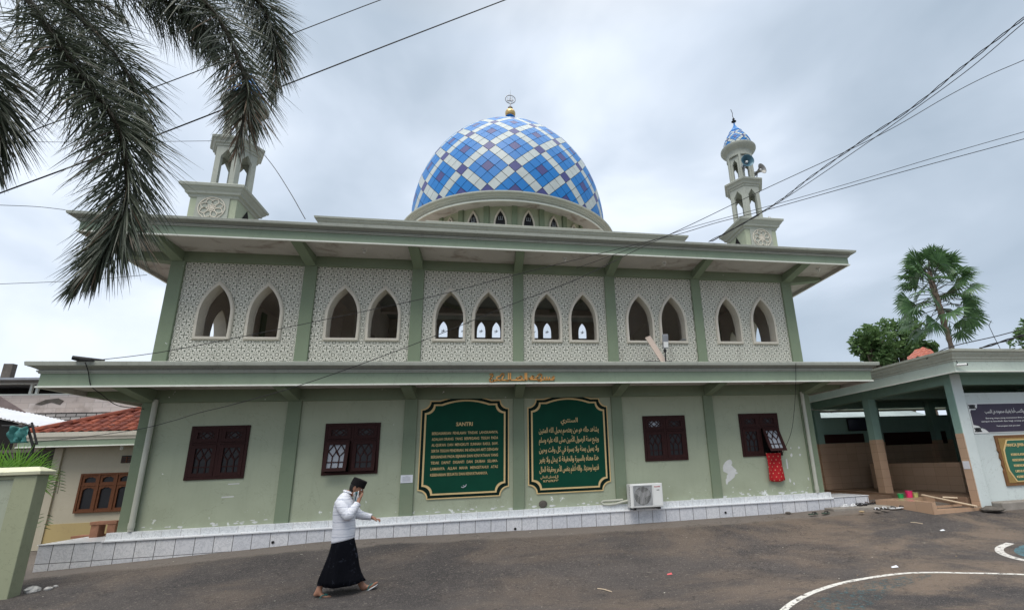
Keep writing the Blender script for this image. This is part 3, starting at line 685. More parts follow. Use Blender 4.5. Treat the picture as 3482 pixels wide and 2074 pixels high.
# wooden windows: top lights and sashes with diamond glazing bars
def sash(par, c, w_, z0, z1, y, glassm, tilt=0, name='sash', kind=0):
    W = w_; H = z1-z0
    def P(x, d, z):   # tilt about the top edge
        dz = z-z1; return (c+x, y-d+dz*sin(tilt)*1.0 if tilt else y-d, z1+dz*cos(tilt))
    def bar(mb, a, b, t, d0=.0, d1=.03):
        (ax, az), (bx, bz) = a, b; dx, dz = bx-ax, bz-az; l = sqrt(dx*dx+dz*dz); nx, nz = -dz/l*t/2, dx/l*t/2
        vs = [P(ax+nx, d, az+nz) for d in (d0, d1)]+[P(bx+nx, d, bz+nz) for d in (d0, d1)]+[P(bx-nx, d, bz-nz) for d in (d0, d1)]+[P(ax-nx, d, az-nz) for d in (d0, d1)]
        mb.add(vs, [(0, 2, 3, 1), (2, 4, 5, 3), (4, 6, 7, 5), (6, 0, 1, 7), (0, 6, 4, 2), (1, 3, 5, 7)])
    mb = MB(); t = .075; h = W/2
    bar(mb, (-h, z0+t/2), (h, z0+t/2), t, 0, .045); bar(mb, (-h, z1-t/2), (h, z1-t/2), t, 0, .045); bar(mb, (-h+t/2, z0), (-h+t/2, z1), t, 0, .047); bar(mb, (h-t/2, z0), (h-t/2, z1), t, 0, .047)
    iw = h-t; a0, a1 = z0+t, z1-t; Hh = a1-a0; b = .022
    if kind == 0:
        r1 = a0+Hh*.24; bar(mb, (-iw, r1), (iw, r1), b)
        for x in (-iw*.42, iw*.42): bar(mb, (x, a0), (x, a0+Hh*.50), b, .002, .028); bar(mb, (x, a0+Hh*.48), (x-iw*.58, a0+Hh*.72), b, .004, .026); bar(mb, (x, a0+Hh*.48), (x+(iw*.58 if x > 0 else iw*.42), a0+Hh*.72), b, .004, .026)
        bar(mb, (iw*-.42, a0+Hh*.48), (0, a0+Hh*.74), b, .004, .025); bar(mb, (iw*.42, a0+Hh*.48), (0, a0+Hh*.74), b, .005, .025)
        for s in (-1, 1): bar(mb, (s*iw, a0+Hh*.70), (s*iw*.45, a1), b, .003, .027); bar(mb, (0, a0+Hh*.70), (s*iw*.45, a1), b, .006, .024)
    else:
        for s in (-1, 1):
            bar(mb, (s*iw, a0), (0, a1), b, .003, .027); bar(mb, (s*iw, a1), (0, a0), b, .004, .026)
            bar(mb, (s*iw*.5, a0), (s*iw, (a0+a1)/2), b, .005, .025); bar(mb, (s*iw*.5, a1), (s*iw, (a0+a1)/2), b, .006, .024)
    s_ = build(name, mb, M_wood, par)
    mb = MB(); mb.add([P(-iw-.005, .012, a0-.005), P(iw+.005, .012, a0-.005), P(iw+.005, .012, a1+.005), P(-iw-.005, .012, a1+.005)], [(0, 1, 2, 3)]); build('pane', mb, glassm, s_)
for i, (c, w_, z0, z1) in enumerate(WIN):
    mb = MB(); t = .06; zm = z0+(z1-z0)*.665
    for a, b, q, r in ((c-w_, c-w_+t, z0, z1), (c+w_-t, c+w_, z0, z1), (c-w_+t, c+w_-t, z0, z0+t), (c-w_+t, c+w_-t, z1-t, z1), (c-.03, c+.03, z0+t, z1-t)): mb.box(a, b, -.03, .06, q, r)
    mb.box(c-w_+t, c+w_-t, -.028, .05, zm-.02, zm+.02)
    fr = build('wooden_window', mb, M_wood, mosque, bevel=.004)
    for s in (-1, 1):
        cc = c+s*(w_-t+.03)/2*1.0; ww = w_-t-.035
        mb = None
        sash(mosque, cc, ww, zm+.025, z1-t-.002, .012, M_glassl if (i == 2 and s < 0) else M_glass, 0, 'top_light', 1)
        opened = (i == 1 and s < 0) or (i == 3 and s > 0)
        sash(mosque, cc, ww, z0+t+.002, zm-.025, -.04 if opened else .012, M_glassl if opened else M_glass, radians(24 if i == 3 else 13) if opened else (radians(5) if i == 1 else 0), 'opened_sash' if opened else 'sash')
def blob(pts, y, k=1):
    mb = MB(); mb.add([(x, y, z) for x, z in pts], [tuple(range(len(pts)))]); return mb
random.seed(3)
pk = [(6.149, 1.711), (6.19, 1.68), (6.2, 1.62), (6.17, 1.57), (6.23, 1.5), (6.28, 1.46), (6.30, 1.42), (6.26, 1.405), (6.335, 1.375), (6.30, 1.35), (6.25, 1.34), (6.22, 1.27), (6.14, 1.22), (6.10, 1.19), (6.03, 1.16), (5.99, 1.085), (5.965, 1.13), (5.97, 1.22), (6.0, 1.25), (6.01, 1.31), (6.05, 1.36), (5.98, 1.40), (5.93, 1.42), (5.925, 1.5), (5.95, 1.58), (6.0, 1.64), (6.07, 1.69)]
mb = MB(); mb.poly(pk[::-1], -.003, 0)
for (u, v) in ((2689, 1523), (2717, 1521), (2691, 1547), (2720, 1545), (2686, 1633), (2700, 1643), (2749, 1627), (2439, 1640)):
    p = at(u, v, 0); n_ = 9; r = random.uniform(.02, .045); st = random.uniform(1, 1.8) if v < 1560 else 2.0
    mb.poly([(p.x+r*random.uniform(.5, 1.1)*cos(-2*pi*k/n_)/sqrt(st), p.z+r*st**.5*random.uniform(.5, 1.1)*sin(-2*pi*k/n_)) for k in range(n_)], -.003, 0)
p = at(2676, 1577, 0); mb.poly([(p.x-.02, p.z-.12), (p.x-.015, p.z+.13), (p.x+.02, p.z+.13), (p.x+.02, p.z-.12)], -.003, 0)
# peeling low on the wall
for k in range(90):
    u = random.choice([random.uniform(-6.9, -4.5), random.uniform(-2.5, 2.6), random.uniform(-1.4, 3.0), random.uniform(5.8, 8.3)]); z = .80+abs(random.gauss(0, .055)); n_ = random.randint(6, 10); r = random.uniform(.008, .030)*(1.3 if z < .85 else .7); st = random.uniform(1.2, 3.2)
    mb.poly([(u+r*st*random.uniform(.3, 1.1)*cos(-2*pi*k_/n_), z+r*random.uniform(.3, 1.1)*sin(-2*pi*k_/n_)*.8) for k_ in range(n_)], -.002-.0002*(k % 7), 0)
for (x, z, w2, h2) in ((-5.3, 1.62, .11, .010), (-5.38, 1.36, .12, .013), (-.6, .0, 0, 0)):
    if w2: mb.poly([(x-w2, z-h2), (x-w2*.9, z+h2), (x+w2, z+h2*1.3), (x+w2*.95, z-h2*.6)], -.003, 0)
tag(build('peeled_paint', mb, plain('bare_plaster_white', (.66, .67, .66), .9, .12, 8), mosque), kind='stuff')
# ------------------------------------------------------------------ lettering
ARM = {'ا': 'ﺍﺎ', 'أ': 'ﺃﺄ', 'ب': 'ﺏﺐﺑﺒ', 'ت': 'ﺕﺖﺗﺘ', 'ث': 'ﺙﺚﺛﺜ', 'ج': 'ﺝﺞﺟﺠ', 'ح': 'ﺡﺢﺣﺤ', 'خ': 'ﺥﺦﺧﺨ', 'د': 'ﺩﺪ', 'ذ': 'ﺫﺬ', 'ر': 'ﺭﺮ', 'ز': 'ﺯﺰ', 'س': 'ﺱﺲﺳﺴ', 'ش': 'ﺵﺶﺷﺸ',
       'ص': 'ﺹﺺﺻﺼ', 'ض': 'ﺽﺾﺿﻀ', 'ط': 'ﻁﻂﻃﻄ', 'ع': 'ﻉﻊﻋﻌ', 'غ': 'ﻍﻎﻏﻐ', 'ف': 'ﻑﻒﻓﻔ', 'ق': 'ﻕﻖﻗﻘ', 'ك': 'ﻙﻚﻛﻜ', 'ل': 'ﻝﻞﻟﻠ', 'م': 'ﻡﻢﻣﻤ', 'ن': 'ﻥﻦﻧﻨ', 'ه': 'ﻩﻪﻫﻬ', 'ة': 'ﺓﺔ', 'و': 'ﻭﻮ', 'ي': 'ﻱﻲﻳﻴ', 'ى': 'ﻯﻰ', 'ئ': 'ﺉﺊﺋﺌ'}
def shape(s):
    out_ = []
    for w_ in s.split(' '):
        k = 0; r = []; w_ = w_.replace('لا', 'Λ').replace('لأ', 'Ψ')
        F = dict(ARM); F['Λ'] = 'ﻻﻼ'; F['Ψ'] = 'ﻷﻸ'
        for k, ch in enumerate(w_):
            f = F.get(ch)
            if not f: r.append(ch); continue
            pj = k > 0 and len(F.get(w_[k-1], '')) == 4; nj = len(f) == 4 and k+1 < len(w_) and w_[k+1] in F
            r.append(f[(1 if pj else 0) if not nj else (3 if pj else 2)])
        out_.append(''.join(r)[::-1])
    return ' '.join(out_[::-1])
def text_mb(body, x0, x1, zb_, h=None, y=0, depth=.006, bold=.0, name='t', cap=.70, fit=True, slant=0):
    """flat lettering in the x-z plane, stretched between x0 and x1; returns an MB"""
    c = bpy.data.curves.new(name, 'FONT'); c.body = body; c.size = 1; c.offset = bold; c.resolution_u = 2
    o = bpy.data.objects.new(name, c); S.collection.objects.link(o); bpy.context.view_layer.update()
    me = bpy.data.meshes.new_from_object(o.evaluated_get(bpy.context.evaluated_depsgraph_get()))
    vs = [v.co.copy() for v in me.vertices]; fs = [tuple(p.vertices) for p in me.polygons]
    bpy.data.objects.remove(o); bpy.data.curves.remove(c); bpy.data.meshes.remove(me)
    mb = MB()
    if not vs: return mb
    a = min(v.x for v in vs); b = max(v.x for v in vs); sx = (x1-x0)/(b-a) if fit else h/cap; sz = h/cap if h else sx
    P = [(x0+(v.x-a)*sx+slant*v.y*sz, y, zb_+v.y*sz) for v in vs]; mb.add(P, fs)
    n = len(P); mb.v += [(p[0], y+depth, p[2]) for p in P]
    ed = {}
    for f in fs:
        for i in range(len(f)):
            e_ = (f[i], f[(i+1) % len(f)]); ed[e_] = 1
    for (i, j) in list(ed):
        if (j, i) not in ed: mb.f.append((i, j, j+n, i+n)); mb.m.append(0)
    return mb
def merge(a, b):
    o = len(a.v); a.v += b.v; a.f += [tuple(i+o for i in f) for f in b.f]; a.m += b.m
def fancy(x0, x1, z0, z1, cut, bulge):
    """plaque outline: concave corners and a shallow arched top"""
    pts = [(x0, z0+cut), ]
    def arc_(cx, cz, a0, a1, r, k=7): return [(cx+r*cos(a0+(a1-a0)*i/k), cz+r*sin(a0+(a1-a0)*i/k)) for i in range(k+1)]
    pts = arc_(x0, z0, pi/2, 0, cut); pts = [(x0, z0+cut)]+pts[1:]
    pts += arc_(x1, z0, pi, pi/2, cut)
    pts += arc_(x1, z1, -pi/2, -pi, cut)
    xm = (x0+x1)/2; hw = (x1-x0)*.30
    pts += [(xm+hw*(1-2*i/12), z1+bulge*(1-(1-2*i/12)**2)) for i in range(13)]
    pts += arc_(x0, z1, 0, -pi/2, cut)
    return pts
def plaque(x0, x1, z0, z1, label):
    t = thing('calligraphy_board', label, 'sign board', ((x0+x1)/2, -.02, z0))
    y = 0; cut = .20
    lay = [(0, 0, M_goldtext, -.030, 'outer_trim'), (.025, .0, M_boardb, -.034, 'border'), (.085, 0, M_goldtext, -.040, 'inner_trim'), (.125, 0, M_board, -.046, 'panel')]
    for ins, _, m_, yy, nm in lay:
        mb = MB(); mb.poly(fancy(x0+ins, x1-ins, z0+ins, z1-ins, cut, .10), yy, .0); build(nm, mb, m_, t)
    return t
M_boardb = plain('board_border', (.003, .018, .013), .6, .2, 3, .12)
b1 = plaque(-1.545, .50, 1.103, 3.325, 'green plaque headed SANTRI with eight gold Latin text lines on the ground floor wall')
Yt = -.060
mb = text_mb('SANTRI', -.735, -.355, 2.722, .085, Yt, .014, .02)
lines = ['BERDASARKAN  PENILAIAN  TINDAK  LANGKAHNYA,', 'ADALAH ORANG  YANG  BERPEGANG  TEGUH  PADA', "AL-QUR'AN  DAN  MENGIKUTI  SUNNAH  RASUL  SAW.", 'SERTA TEGUH PENDIRIAN. INI ADALAH ARTI DENGAN', 'BERSANDAR PADA SEJARAH DAN KENYATAAN YANG', 'TIDAK   DAPAT   DIGANTI   DAN   DIUBAH   SELAMA-', 'LAMANYA.   ALLAH   MAHA   MENGETAHUI   ATAS', 'KEBENARAN SESUATU DAN KENYATAANNYA.']
for k, s in enumerate(lines): merge(mb, text_mb(s, -1.275, .24 if k < 7 else .005, 2.53-.1325*k, .062, Yt, .014, .007))
build('lettering', mb, M_goldtext, b1)
mb = MB(); strokes(mb, [[(-.5, -.1), (-.3, -.25), (0, -.2), (.1, 0), (.25, -.1), (.4, .3)], [(-.2, .1), (.0, .05)]], (-.52, 1.36), .12, Yt, Yt+.01, .012); build('signature', mb, M_paper, b1)
b2 = plaque(.945, 2.955, 1.103, 3.333, 'green plaque with six lines of gold Arabic calligraphy beside the air conditioner')
mb = text_mb(shape('السنتري'), 1.76, 2.18, 2.75, .105, Yt, .014, .012)
al = ['يشاهد حاله هو من يعتصم بحبل الله المتين', 'ويتبع سنة الرسول الأمين صلى الله عليه وسلم', 'ولا يميل يمنة ولا يسرة في كل وقت وحين', 'هذا معناه بالسيرة والحقيقة لا يبدل ولا يغير', 'قديما وحديثا . والله أعلم بنفس الأمر وحقيقة الحال']
for k, s in enumerate(al): merge(mb, text_mb(shape(s), 1.215, 2.70-.01*k, 2.51-.228*k, .122, Yt, .014, .010, slant=.0))
merge(mb, text_mb(shape('الإمتحان النهائي').replace('إ', 'ﺇ'), 1.235, 1.66, 1.455, .055, Yt, .014, .01)); merge(mb, text_mb('١٤٣٥/١٤٣٣', 1.30, 1.66, 1.365, .05, Yt, .014, .008))
build('calligraphy', mb, M_goldtext, b2)
# gold name on the fascia, traced
t = thing('mosque_name', 'orange gold Arabic lettering fixed on the middle fascia of the mosque', 'lettering', (.74, -1.14, 3.56))
mb = MB(); U = lambda x, y: tuple(at(1640+x/8.9, 1250+y/8.9, -1.14))[::2]
gs = [[(2165, 265), (2165, 365), (1720, 365)], [(2165, 265), (2115, 300), (2115, 345)], [(2030, 365), (2030, 300)], [(1960, 365), (1950, 285)], [(1890, 365), (1875, 300)],
      [(1620, 295), (1665, 295), (1690, 215), (1745, 190), (1790, 215), (1795, 280), (1740, 365)], [(1760, 385), (1775, 400)], [(1740, 365), (1700, 395), (1680, 355), (1430, 355), (1410, 320), (1540, 320), (1545, 260), (1520, 245), (1470, 300)],
      [(1340, 175), (1345, 370)], [(1295, 175), (1300, 375), (850, 375), (850, 175)], [(1200, 370), (1200, 275), (1165, 250), (1120, 300), (1040, 310), (1035, 335)],
      [(795, 175), (795, 385), (765, 400), (720, 375), (340, 370)], [(480, 270), (540, 265), (560, 210), (600, 180), (650, 190), (655, 240), (580, 365)], [(445, 365), (440, 290)], [(540, 370), (535, 390)], [(440, 385), (350, 400)],
      [(345, 370), (330, 420), (285, 440), (235, 420), (225, 360), (270, 290), (320, 240), (310, 195), (240, 195), (245, 215)], [(255, 330), (280, 330)]]
for sg in gs:
    pts = [U(*q) for q in sg]
    for (a, b), (c, d) in zip(pts, pts[1:]):
        p = Vector((a, 0, b)); q = Vector((c, 0, d)); dd = (q-p)/2
        if dd.length < 1e-5: continue
        nn = Vector((-dd.z, 0, dd.x)).normalized()*.0125; m_ = (p+q)/2; m_.y = -1.146; mb.obox(m_, dd*(1+.012/dd.length), nn, (0, .012, 0))
build('letters', mb, plain('orange_gold', (.72, .34, .08), .4, .1, 5, .5), t)
# notice, AC
mb = MB(); p = at(1363, 1615, -.06); q = at(1403, 1640, -.06); mb.box(p.x, q.x, -.066, -.058, q.z, p.z); n_ = thing('notice', 'small white paper notice taped to the pillar left of the first plaque', 'notice', ((p.x+q.x)/2, -.06, q.z)); build('sheet', mb, M_paper, n_)
mb = MB()
for k in range(7): mb.box(p.x+.04+(.06 if k == 0 else 0), q.x-.04-(.06 if k == 0 else .01*(k % 3)), -.068, -.067, p.z-.03-.018*k, p.z-.025-.018*k)
build('printed_lines', mb, M_metal, n_)
ac = thing('air_conditioner', 'white outdoor air conditioning unit standing on the tiled ledge right of the Arabic plaque', 'air conditioner', (3.7, -.3, .68))
A0, A1, AY0, AY1, AZ0, AZ1 = 3.30, 4.10, -.45, -.14, .70, 1.235
mb = MB(); mb.box(A0, A1, AY0, AY1, AZ0, AZ1); build('casing', mb, M_white, ac, bevel=.015)
fx, fz, fr_ = 3.60, .965, .215
mb = MB(); mb.box(fx-.235, fx+.235, AY0-.004, AY0-.001, fz-.225, fz+.225, 0); mb.lathe([(.205, 0), (.20, .002), (.001, .002)], (fx, AY0-.006, fz), 32, 1, axis=Matrix.Rotation(pi/2, 3, 'X')); build('fan_opening', mb, [M_metal, M_black], ac)
mb = MB()
for k in range(3):
    a = k*2*pi/3+.4; mb.obox((fx+cos(a)*.095, AY0-.0105, fz+sin(a)*.095), (cos(a)*.09, 0, sin(a)*.09), (-sin(a)*.06, .001, cos(a)*.06), (0, .001, 0))
build('fan_blade', mb, plain('fan_grey', (.16, .16, .165), .5), ac)
mb = MB()
for a, b, c, d in ((fx-.245, fx+.245, fz+.23, fz+.245), (fx-.245, fx+.245, fz-.245, fz-.23), (fx-.245, fx-.232, fz-.23, fz+.23), (fx+.232, fx+.245, fz-.23, fz+.23)): mb.box(a, b, AY0-.025, AY0-.0005, c, d)
for k in range(14): x = fx-.21+.032*k; mb.box(x-.003, x+.003, AY0-.022, AY0-.016, fz-.23, fz+.23)
mb.box(3.865, 4.075, AY0-.006, AY0, .735, 1.19); build('grille', mb, M_white, ac)
mb = text_mb('SHARP', 3.895, 4.045, 1.145, .025, AY0-.009, .002, .03); build('badge', mb, plain('badge_red', (.45, .03, .03), .5), ac)
mb = MB(); mb.box(3.95, 4.02, AY0-.009, AY0-.006, 1.075, 1.088)
for k in range(12): mb.box(A0-.003, A0, -.42, -.40, .77+.036*k, .785+.036*k); mb.box(A0-.003, A0, -.40, -.385, .765+.036*k, .775+.036*k)
build('vent_slots', mb, M_black, ac)
mb = MB()
for x in (3.4, 4.0): mb.box(x-.03, x+.03, AY0+.01, AY1, .655, .70)
build('foot', mb, M_black, ac)
mb = MB(); mb.tube([(3.30, -.2, .86), (3.15, -.17, .83), (3.0, -.16, .80), (2.85, -.15, .79), (2.72, -.15, .80), (2.66, -.12, .84), (2.72, -.1, .87), (2.9, -.1, .87), (3.2, -.12, .88)], .028, 8); build('refrigerant_pipe', mb, M_pipe, ac, smooth=True)
# red cloth out of the window
mb = MB(); nx, nz_ = 14, 16
for j in range(nz_+1):
    for i in range(nx+1):
        u, v = i/nx, j/nz_; x = 7.145+.425*u+.012*sin(v*5+u*3)+(.0+.02*v)*(.5 if u > .5 else -.5); y = -.07-.025*sin(u*9+v*2)*min(1, v*3)-.02*v
        z = 1.83-.69*v+(-.03*sin(u*pi) if j == nz_ else 0); mb.v.append((x, y, z))
mb.f = [(j*(nx+1)+i, j*(nx+1)+i+1, (j+1)*(nx+1)+i+1, (j+1)*(nx+1)+i) for j in range(nz_) for i in range(nx)]; mb.m = [0]*len(mb.f)
def clothmat():
    m, n, b = base('red_print_cloth', .85, .2); p = n.pos(); X, Y, Z = n.xyz(p)
    row = n.math('FLOOR', n.math('DIVIDE', Z, .085)); u = n.math('FRACT', n.math('ADD', n.math('DIVIDE', X, .13), n.math('MULTIPLY', row, .5))); v_ = n.math('FRACT', n.math('DIVIDE', Z, .085))
    d = n.math('SQRT', n.math('ADD', n.math('POWER', n.math('MULTIPLY', n.math('SUBTRACT', u, .5), 1.5), 2), n.math('POWER', n.math('SUBTRACT', v_, .5), 2)))
    mk = n.math('MULTIPLY', n.ramp(d, .22, .15), n.ramp(n.noise(p, 60, 3), .35, .55))
    n.l.new(n.mix(mk, n.mix(n.noise(p, 12), (.36, .015, .02, 1), (.52, .025, .03, 1)), (.62, .36, .22, 1)), b.inputs['Base Color']); return m
o = tag(build('patterned_cloth', mb, clothmat(), None, True, (7.36, -.08, 1.15)), 'red cloth with small pale motifs hanging out below the open window', 'cloth')
sm = o.modifiers.new('s', 'SOLIDIFY'); sm.thickness = .006
mb = MB(); nx = 0
a = atz(1850, 1790, .38)
sc = MB(); sc.sphere((1.29, -.02, .875), .10, .03, .085, 14); build('plaster_patch', sc, M_concd, mosque, smooth=True)
# street lamp, plank and box on the lower eave
lp = thing('solar_lamp', 'small grey solar street lamp on a short black pole on the lower eave', 'street lamp', (4.29, -.9, 4.0))
mb = MB(); mb.tube([(4.29, -.9, 4.0), (4.29, -.9, 4.42)], .018, 8); mb.tube([(4.29, -.9, 4.33), (4.29, -.9, 4.40)], .04, 8); build('pole', mb, M_black, lp)
mb = MB(); mb.obox((4.31, -.93, 4.60), (.075, 0, 0), (0, .02, .01), (-.002, -.03, .175)); build('lamp_head', mb, M_metal, lp, bevel=.01)
mb = MB(); mb.obox((4.31, -.952, 4.51), (.06, 0, 0), (0, .004, 0), (0, -.01, .07)); build('lens', mb, M_white, lp)
mb = MB(); a = at(2205, 1150, -.45); b = at(2256, 1228, -.75); a = Vector(a); b = Vector(b); d = (b-a)/2; nn = Vector((-d.z, 0, d.x)).normalized()
mb.obox((a+b)/2, d*1.12, nn*.075, nn.cross(d).normalized()*.015); solo('wooden_plank', mb, M_plank, 'weathered pale plank leaning behind the solar lamp against an arch window', 'plank', (b.x, b.y, 4.0), bevel=.004)
mb = MB(); mb.box(3.82, 4.53, -.72, -.35, 4.01, 4.15); mb.box(3.9, 4.2, -.73, -.72, 4.03, 4.13); solo('floodlight_box', mb, [M_black], 'long black box lying on the lower eave beneath the leaning plank', 'box', (4.17, -.5, 4.0), bevel=.01)
mb = MB(); mb.tube([(-7.75, -1.4, 4.05), (-7.35, -1.2, 4.02)], .04, 8); mb.box(-7.75, -7.45, -1.38, -1.2, 4.01, 4.03); solo('loose_pipe', mb, M_cable, 'short dark pipe stub lying on the left end of the lower eave', 'pipe', (-7.55, -1.25, 4.0))
mb = MB(); mb.lathe([(.001, 0), (.1, .0), (.12, .03), (.04, .06), (.02, .07)], (5.22, .05, 4.87), 12); solo('small_dish', mb, M_metal, 'little metal dish on the sill of an arch window behind the solar lamp', 'dish', (5.2, .05, 4.86))
# loudspeakers on the right minaret
def horn(loc, d, r, ln, mats, label, group=None):
    d = Vector(d).normalized(); ax = d.to_track_quat('Z', 'Y').to_matrix(); t = thing('loudspeaker', label, 'loudspeaker', loc, group)
    mb = MB(); mb.lathe([(.04, -ln), (.05, -ln*.6), (r*.45, -ln*.3), (r*.8, -ln*.08), (r, 0), (r*1.02, .004), (r*.97, 0), (r*.75, -ln*.1), (r*.4, -ln*.3), (.03, -ln*.55)], loc, 28, 0, axis=ax); build('horn', mb, mats[0], t, smooth='all')
    mb = MB(); mb.lathe([(.001, .01), (.035, .0), (.045, -.05), (.045, -ln*.4)], Vector(loc)-d*ln*.18, 14, 0, axis=ax); build('driver_plug', mb, M_white, t, smooth=True)
    mb = MB(); mb.tube([Vector(loc)-d*ln*.7, Vector(loc)-d*ln*.7+Vector((0, .08, -.18))], .02, 6); mb.lathe([(.001, -ln*1.25), (.07, -ln*1.2), (.07, -ln*.9), (.001, -ln*.88)], loc, 14, 0, axis=ax); build('bracket', mb, M_metal, t)
def hm(name, c): m_ = plain(name, c, .4, .1, 4, .5, .2); return m_
horn((7.97, .05, 10.80), (-.15, -1, -.05), .205, .34, [hm('horn_blue_grey', (.05, .13, .18))], 'blue grey horn loudspeaker facing the yard on the right minaret')
horn((8.60, .28, 10.72), (.30, -1, .05), .18, .30, [hm('horn_grey', (.28, .28, .27))], 'light grey horn loudspeaker turned sideways on the right minaret')
mb = MB(); mb.lathe([(.16, 0), (.15, .02), (.12, .14), (.07, .25), (.015, .32), (.001, .33)], (8.72, .5, 8.80), 16); solo('cone_lamp', mb, M_metal, 'silver pointed cone on the base cornice of the right minaret', 'cone', (8.72, .5, 8.8), smooth=True)
# ------------------------------------------------------------------ left: yard wall
M_ywall = painted('yard_wall_paint', (.30, .32, .215), dirt=(.10, .11, .06), stain=.7, streak=1.0)
M_ypanel = painted('yard_wall_panel', (.34, .37, .29), dirt=(.12, .13, .09), stain=.6, streak=.8)
M_cap = painted('yard_wall_cap', (.62, .62, .45), stain=.4, streak=.4)
yw = thing('yard_wall', 'weathered olive green yard wall with a cream cap at the left edge', 'wall', (-6.9, -2.4, .1))
mb = MB(); mb.box(-12, -7.3, -2.40, -2.26, -.2, 1.90); mb.box(-12, -7.37, -2.425, -2.4, 1.84, 1.895); mb.box(-7.37, -7.06, -2.44, -2.22, -.2, 1.9); build('wall_body', mb, M_ywall, yw, bevel=.01)
mb = MB(); mb.box(-12, -7.37, -2.403, -2.395, .1, 1.84); build('recessed_panel', mb, M_ypanel, yw)
mb = MB(); mb.rects(-12, -7.03, -2.46, -2.20, [(0, 1.90), (.02, 1.91), (.03, 1.955), (.0, 1.975), (-.1, 2.03)]); mb.add([(-12, -2.34, 2.03), (-7.12, -2.34, 2.03), (-7.12, -2.3, 2.03), (-12, -2.3, 2.03)], [(0, 1, 2, 3)]); build('cap', mb, M_cap, yw)
random.seed(11)
def lump(c, r, seed=0, n=8, sq=.6):
    rnd = random.Random(seed); mb = MB(); rings = []
    for k in range(n//2+1):
        a = -pi/2+pi*k/(n//2); rr = max(cos(a), .02)
        rings.append([(c[0]+cos(2*pi*i/n)*rr*r*rnd.uniform(.75, 1.2), c[1]+sin(2*pi*i/n)*rr*r*rnd.uniform(.7, 1.1), c[2]+sin(a)*r*sq*rnd.uniform(.8, 1.1)) for i in range(n)])
    mb.loft(rings, True); return mb
M_rub = plain('plaster_rubble', (.52, .51, .49), .95, .3, 25, .1, 0, .8, 50)
for k, (u, v, r, l) in enumerate(((105, 2022, .13, 'large broken white plaster lump at the foot of the yard wall'), (160, 2016, .07, 'mid sized plaster chunk right of the large one by the yard wall'), (185, 2008, .045, 'small plaster chip, farthest right from the yard wall foot'))):
    p = atz(u, v, .09); solo('plaster_lump', lump((p.x, p.y, gz(p.x, p.y)+r*.22), r*.8, k+3, 11, .6), M_rub, l, 'rubble', (p.x, p.y, gz(p.x, p.y)), group='rubble by the yard wall')
# ------------------------------------------------------------------ left house behind the terrace
M_hwall = painted('house_cream', (.46, .42, .33), dirt=(.3, .24, .16), stain=.3, streak=.3); M_hdado = painted('house_yellow_dado', (.45, .35, .17), dirt=(.25, .2, .12), stain=.3, streak=.3)
hs_ = thing('side_house', 'small cream house with red clay tile roof behind the left end of the mosque', 'house', (-9.4, 3.5, .2))
mb = MB()
for (a, b, c, d) in ((-11.12, -10.45, .2, 2.75), (-9.20, -7.6, .2, 2.75), (-10.45, -9.20, .2, 1.04), (-10.45, -9.20, 2.02, 2.75)): mb.box(a, b, 3.5, 3.7, c, d)
mb.box(-11.12, -10.9, 3.7, 9, .2, 2.75); build('wall', mb, M_hwall, hs_)
mb = MB(); mb.box(-11.14, -7.6, 3.47, 3.499, .2, .80); build('dado', mb, M_hdado, hs_)
mb = MB(); mb.box(-11.16, -10.98, 3.44, 3.5, .2, 2.7); build('corner_pillar', mb, M_hwall, hs_)
mb = MB(); mb.rects(-11.2, -7, 3.45, 9, [(.35, 2.72), (.47, 2.69), (.49, 2.69), (.49, 2.715), (.47, 2.72), (.47, 2.86), (.49, 2.87), (.49, 2.9), (.53, 2.95), (.54, 3.06), (.3, 3.07)], mis=[1, 2, 2, 2, 0, 1, 1, 1, 1, 1])
build('eave', mb, [M_eave, M_frame, M_lip], hs_)
def rooftile():
    m, n, b = base('clay_roof_tile', .75, .25); p = n.pos(); X, Y, Z = n.xyz(p)
    u = n.math('DIVIDE', X, .21); v_ = n.math('DIVIDE', Y, .27); fl = n.math('FLOOR', v_)
    cmb = n.new('ShaderNodeCombineXYZ'); n.l.new(n.math('FLOOR', u), cmb.inputs[0]); n.l.new(fl, cmb.inputs[1])
    wn = n.new('ShaderNodeTexWhiteNoise'); n.l.new(cmb.outputs[0], wn.inputs[0])
    col = n.mix(wn.outputs[0], (.11, .028, .02, 1), (.25, .068, .038, 1)); col = n.mix(n.ramp(n.noise(p, 6, 5), .55, .75), col, (.07, .03, .03, 1))
    n.l.new(col, b.inputs['Base Color']); return m
M_roof = rooftile()
# tiled roof: real rows of barrel tiles on a slope rising away from the street, hip on the left
mb = MB(); sl_ = .50
nr = 16
for j in range(nr):
    y0 = 3.05+.27*j; y1 = y0+.30; z0 = 3.06+(y0-3.05)*sl_+.03; z1 = 3.06+(y1-3.05)*sl_
    x = -11.5+max(0, (y0-3.05))*1.05
    x = math.floor(x/.21)*.21
    while x < -6.9:
        seg = [(0, 0), (.04, .028), (.10, .045), (.155, .028), (.18, -.005), (.21, .0)]
        ra = [(x+a, y0, z0+h) for a, h in seg]; rb = [(x+a, y1, z1+h) for a, h in seg]
        mb.add(ra+rb, [(i, i+1, i+7, i+6) for i in range(5)]); mb.add([(p[0], p[1], p[2]-.03) for p in ra]+ra, [(i, i+1, i+7, i+6) for i in range(5)])
        x += .21
build('roof', mb, M_roof, hs_)
mb = MB(); mb.tube([(-11.55, 3.05, 3.1), (-11.55+4.5*1.05, 3.05+4.5, 3.1+4.5*sl_)], .085, 8); build('hip_ridge', mb, M_roof, hs_)
mb = MB(); mb.add([(-11.6, 3.0, 3.05), (-11.6+4.7, 7.7, 3.02+4.7*sl_), (-11.6, 9, 3.0)], [(0, 1, 2)]); build('roof_slope', mb, M_roof, hs_)
W0, W1, WZ0, WZ1 = -10.45, -9.20, 1.04, 2.02
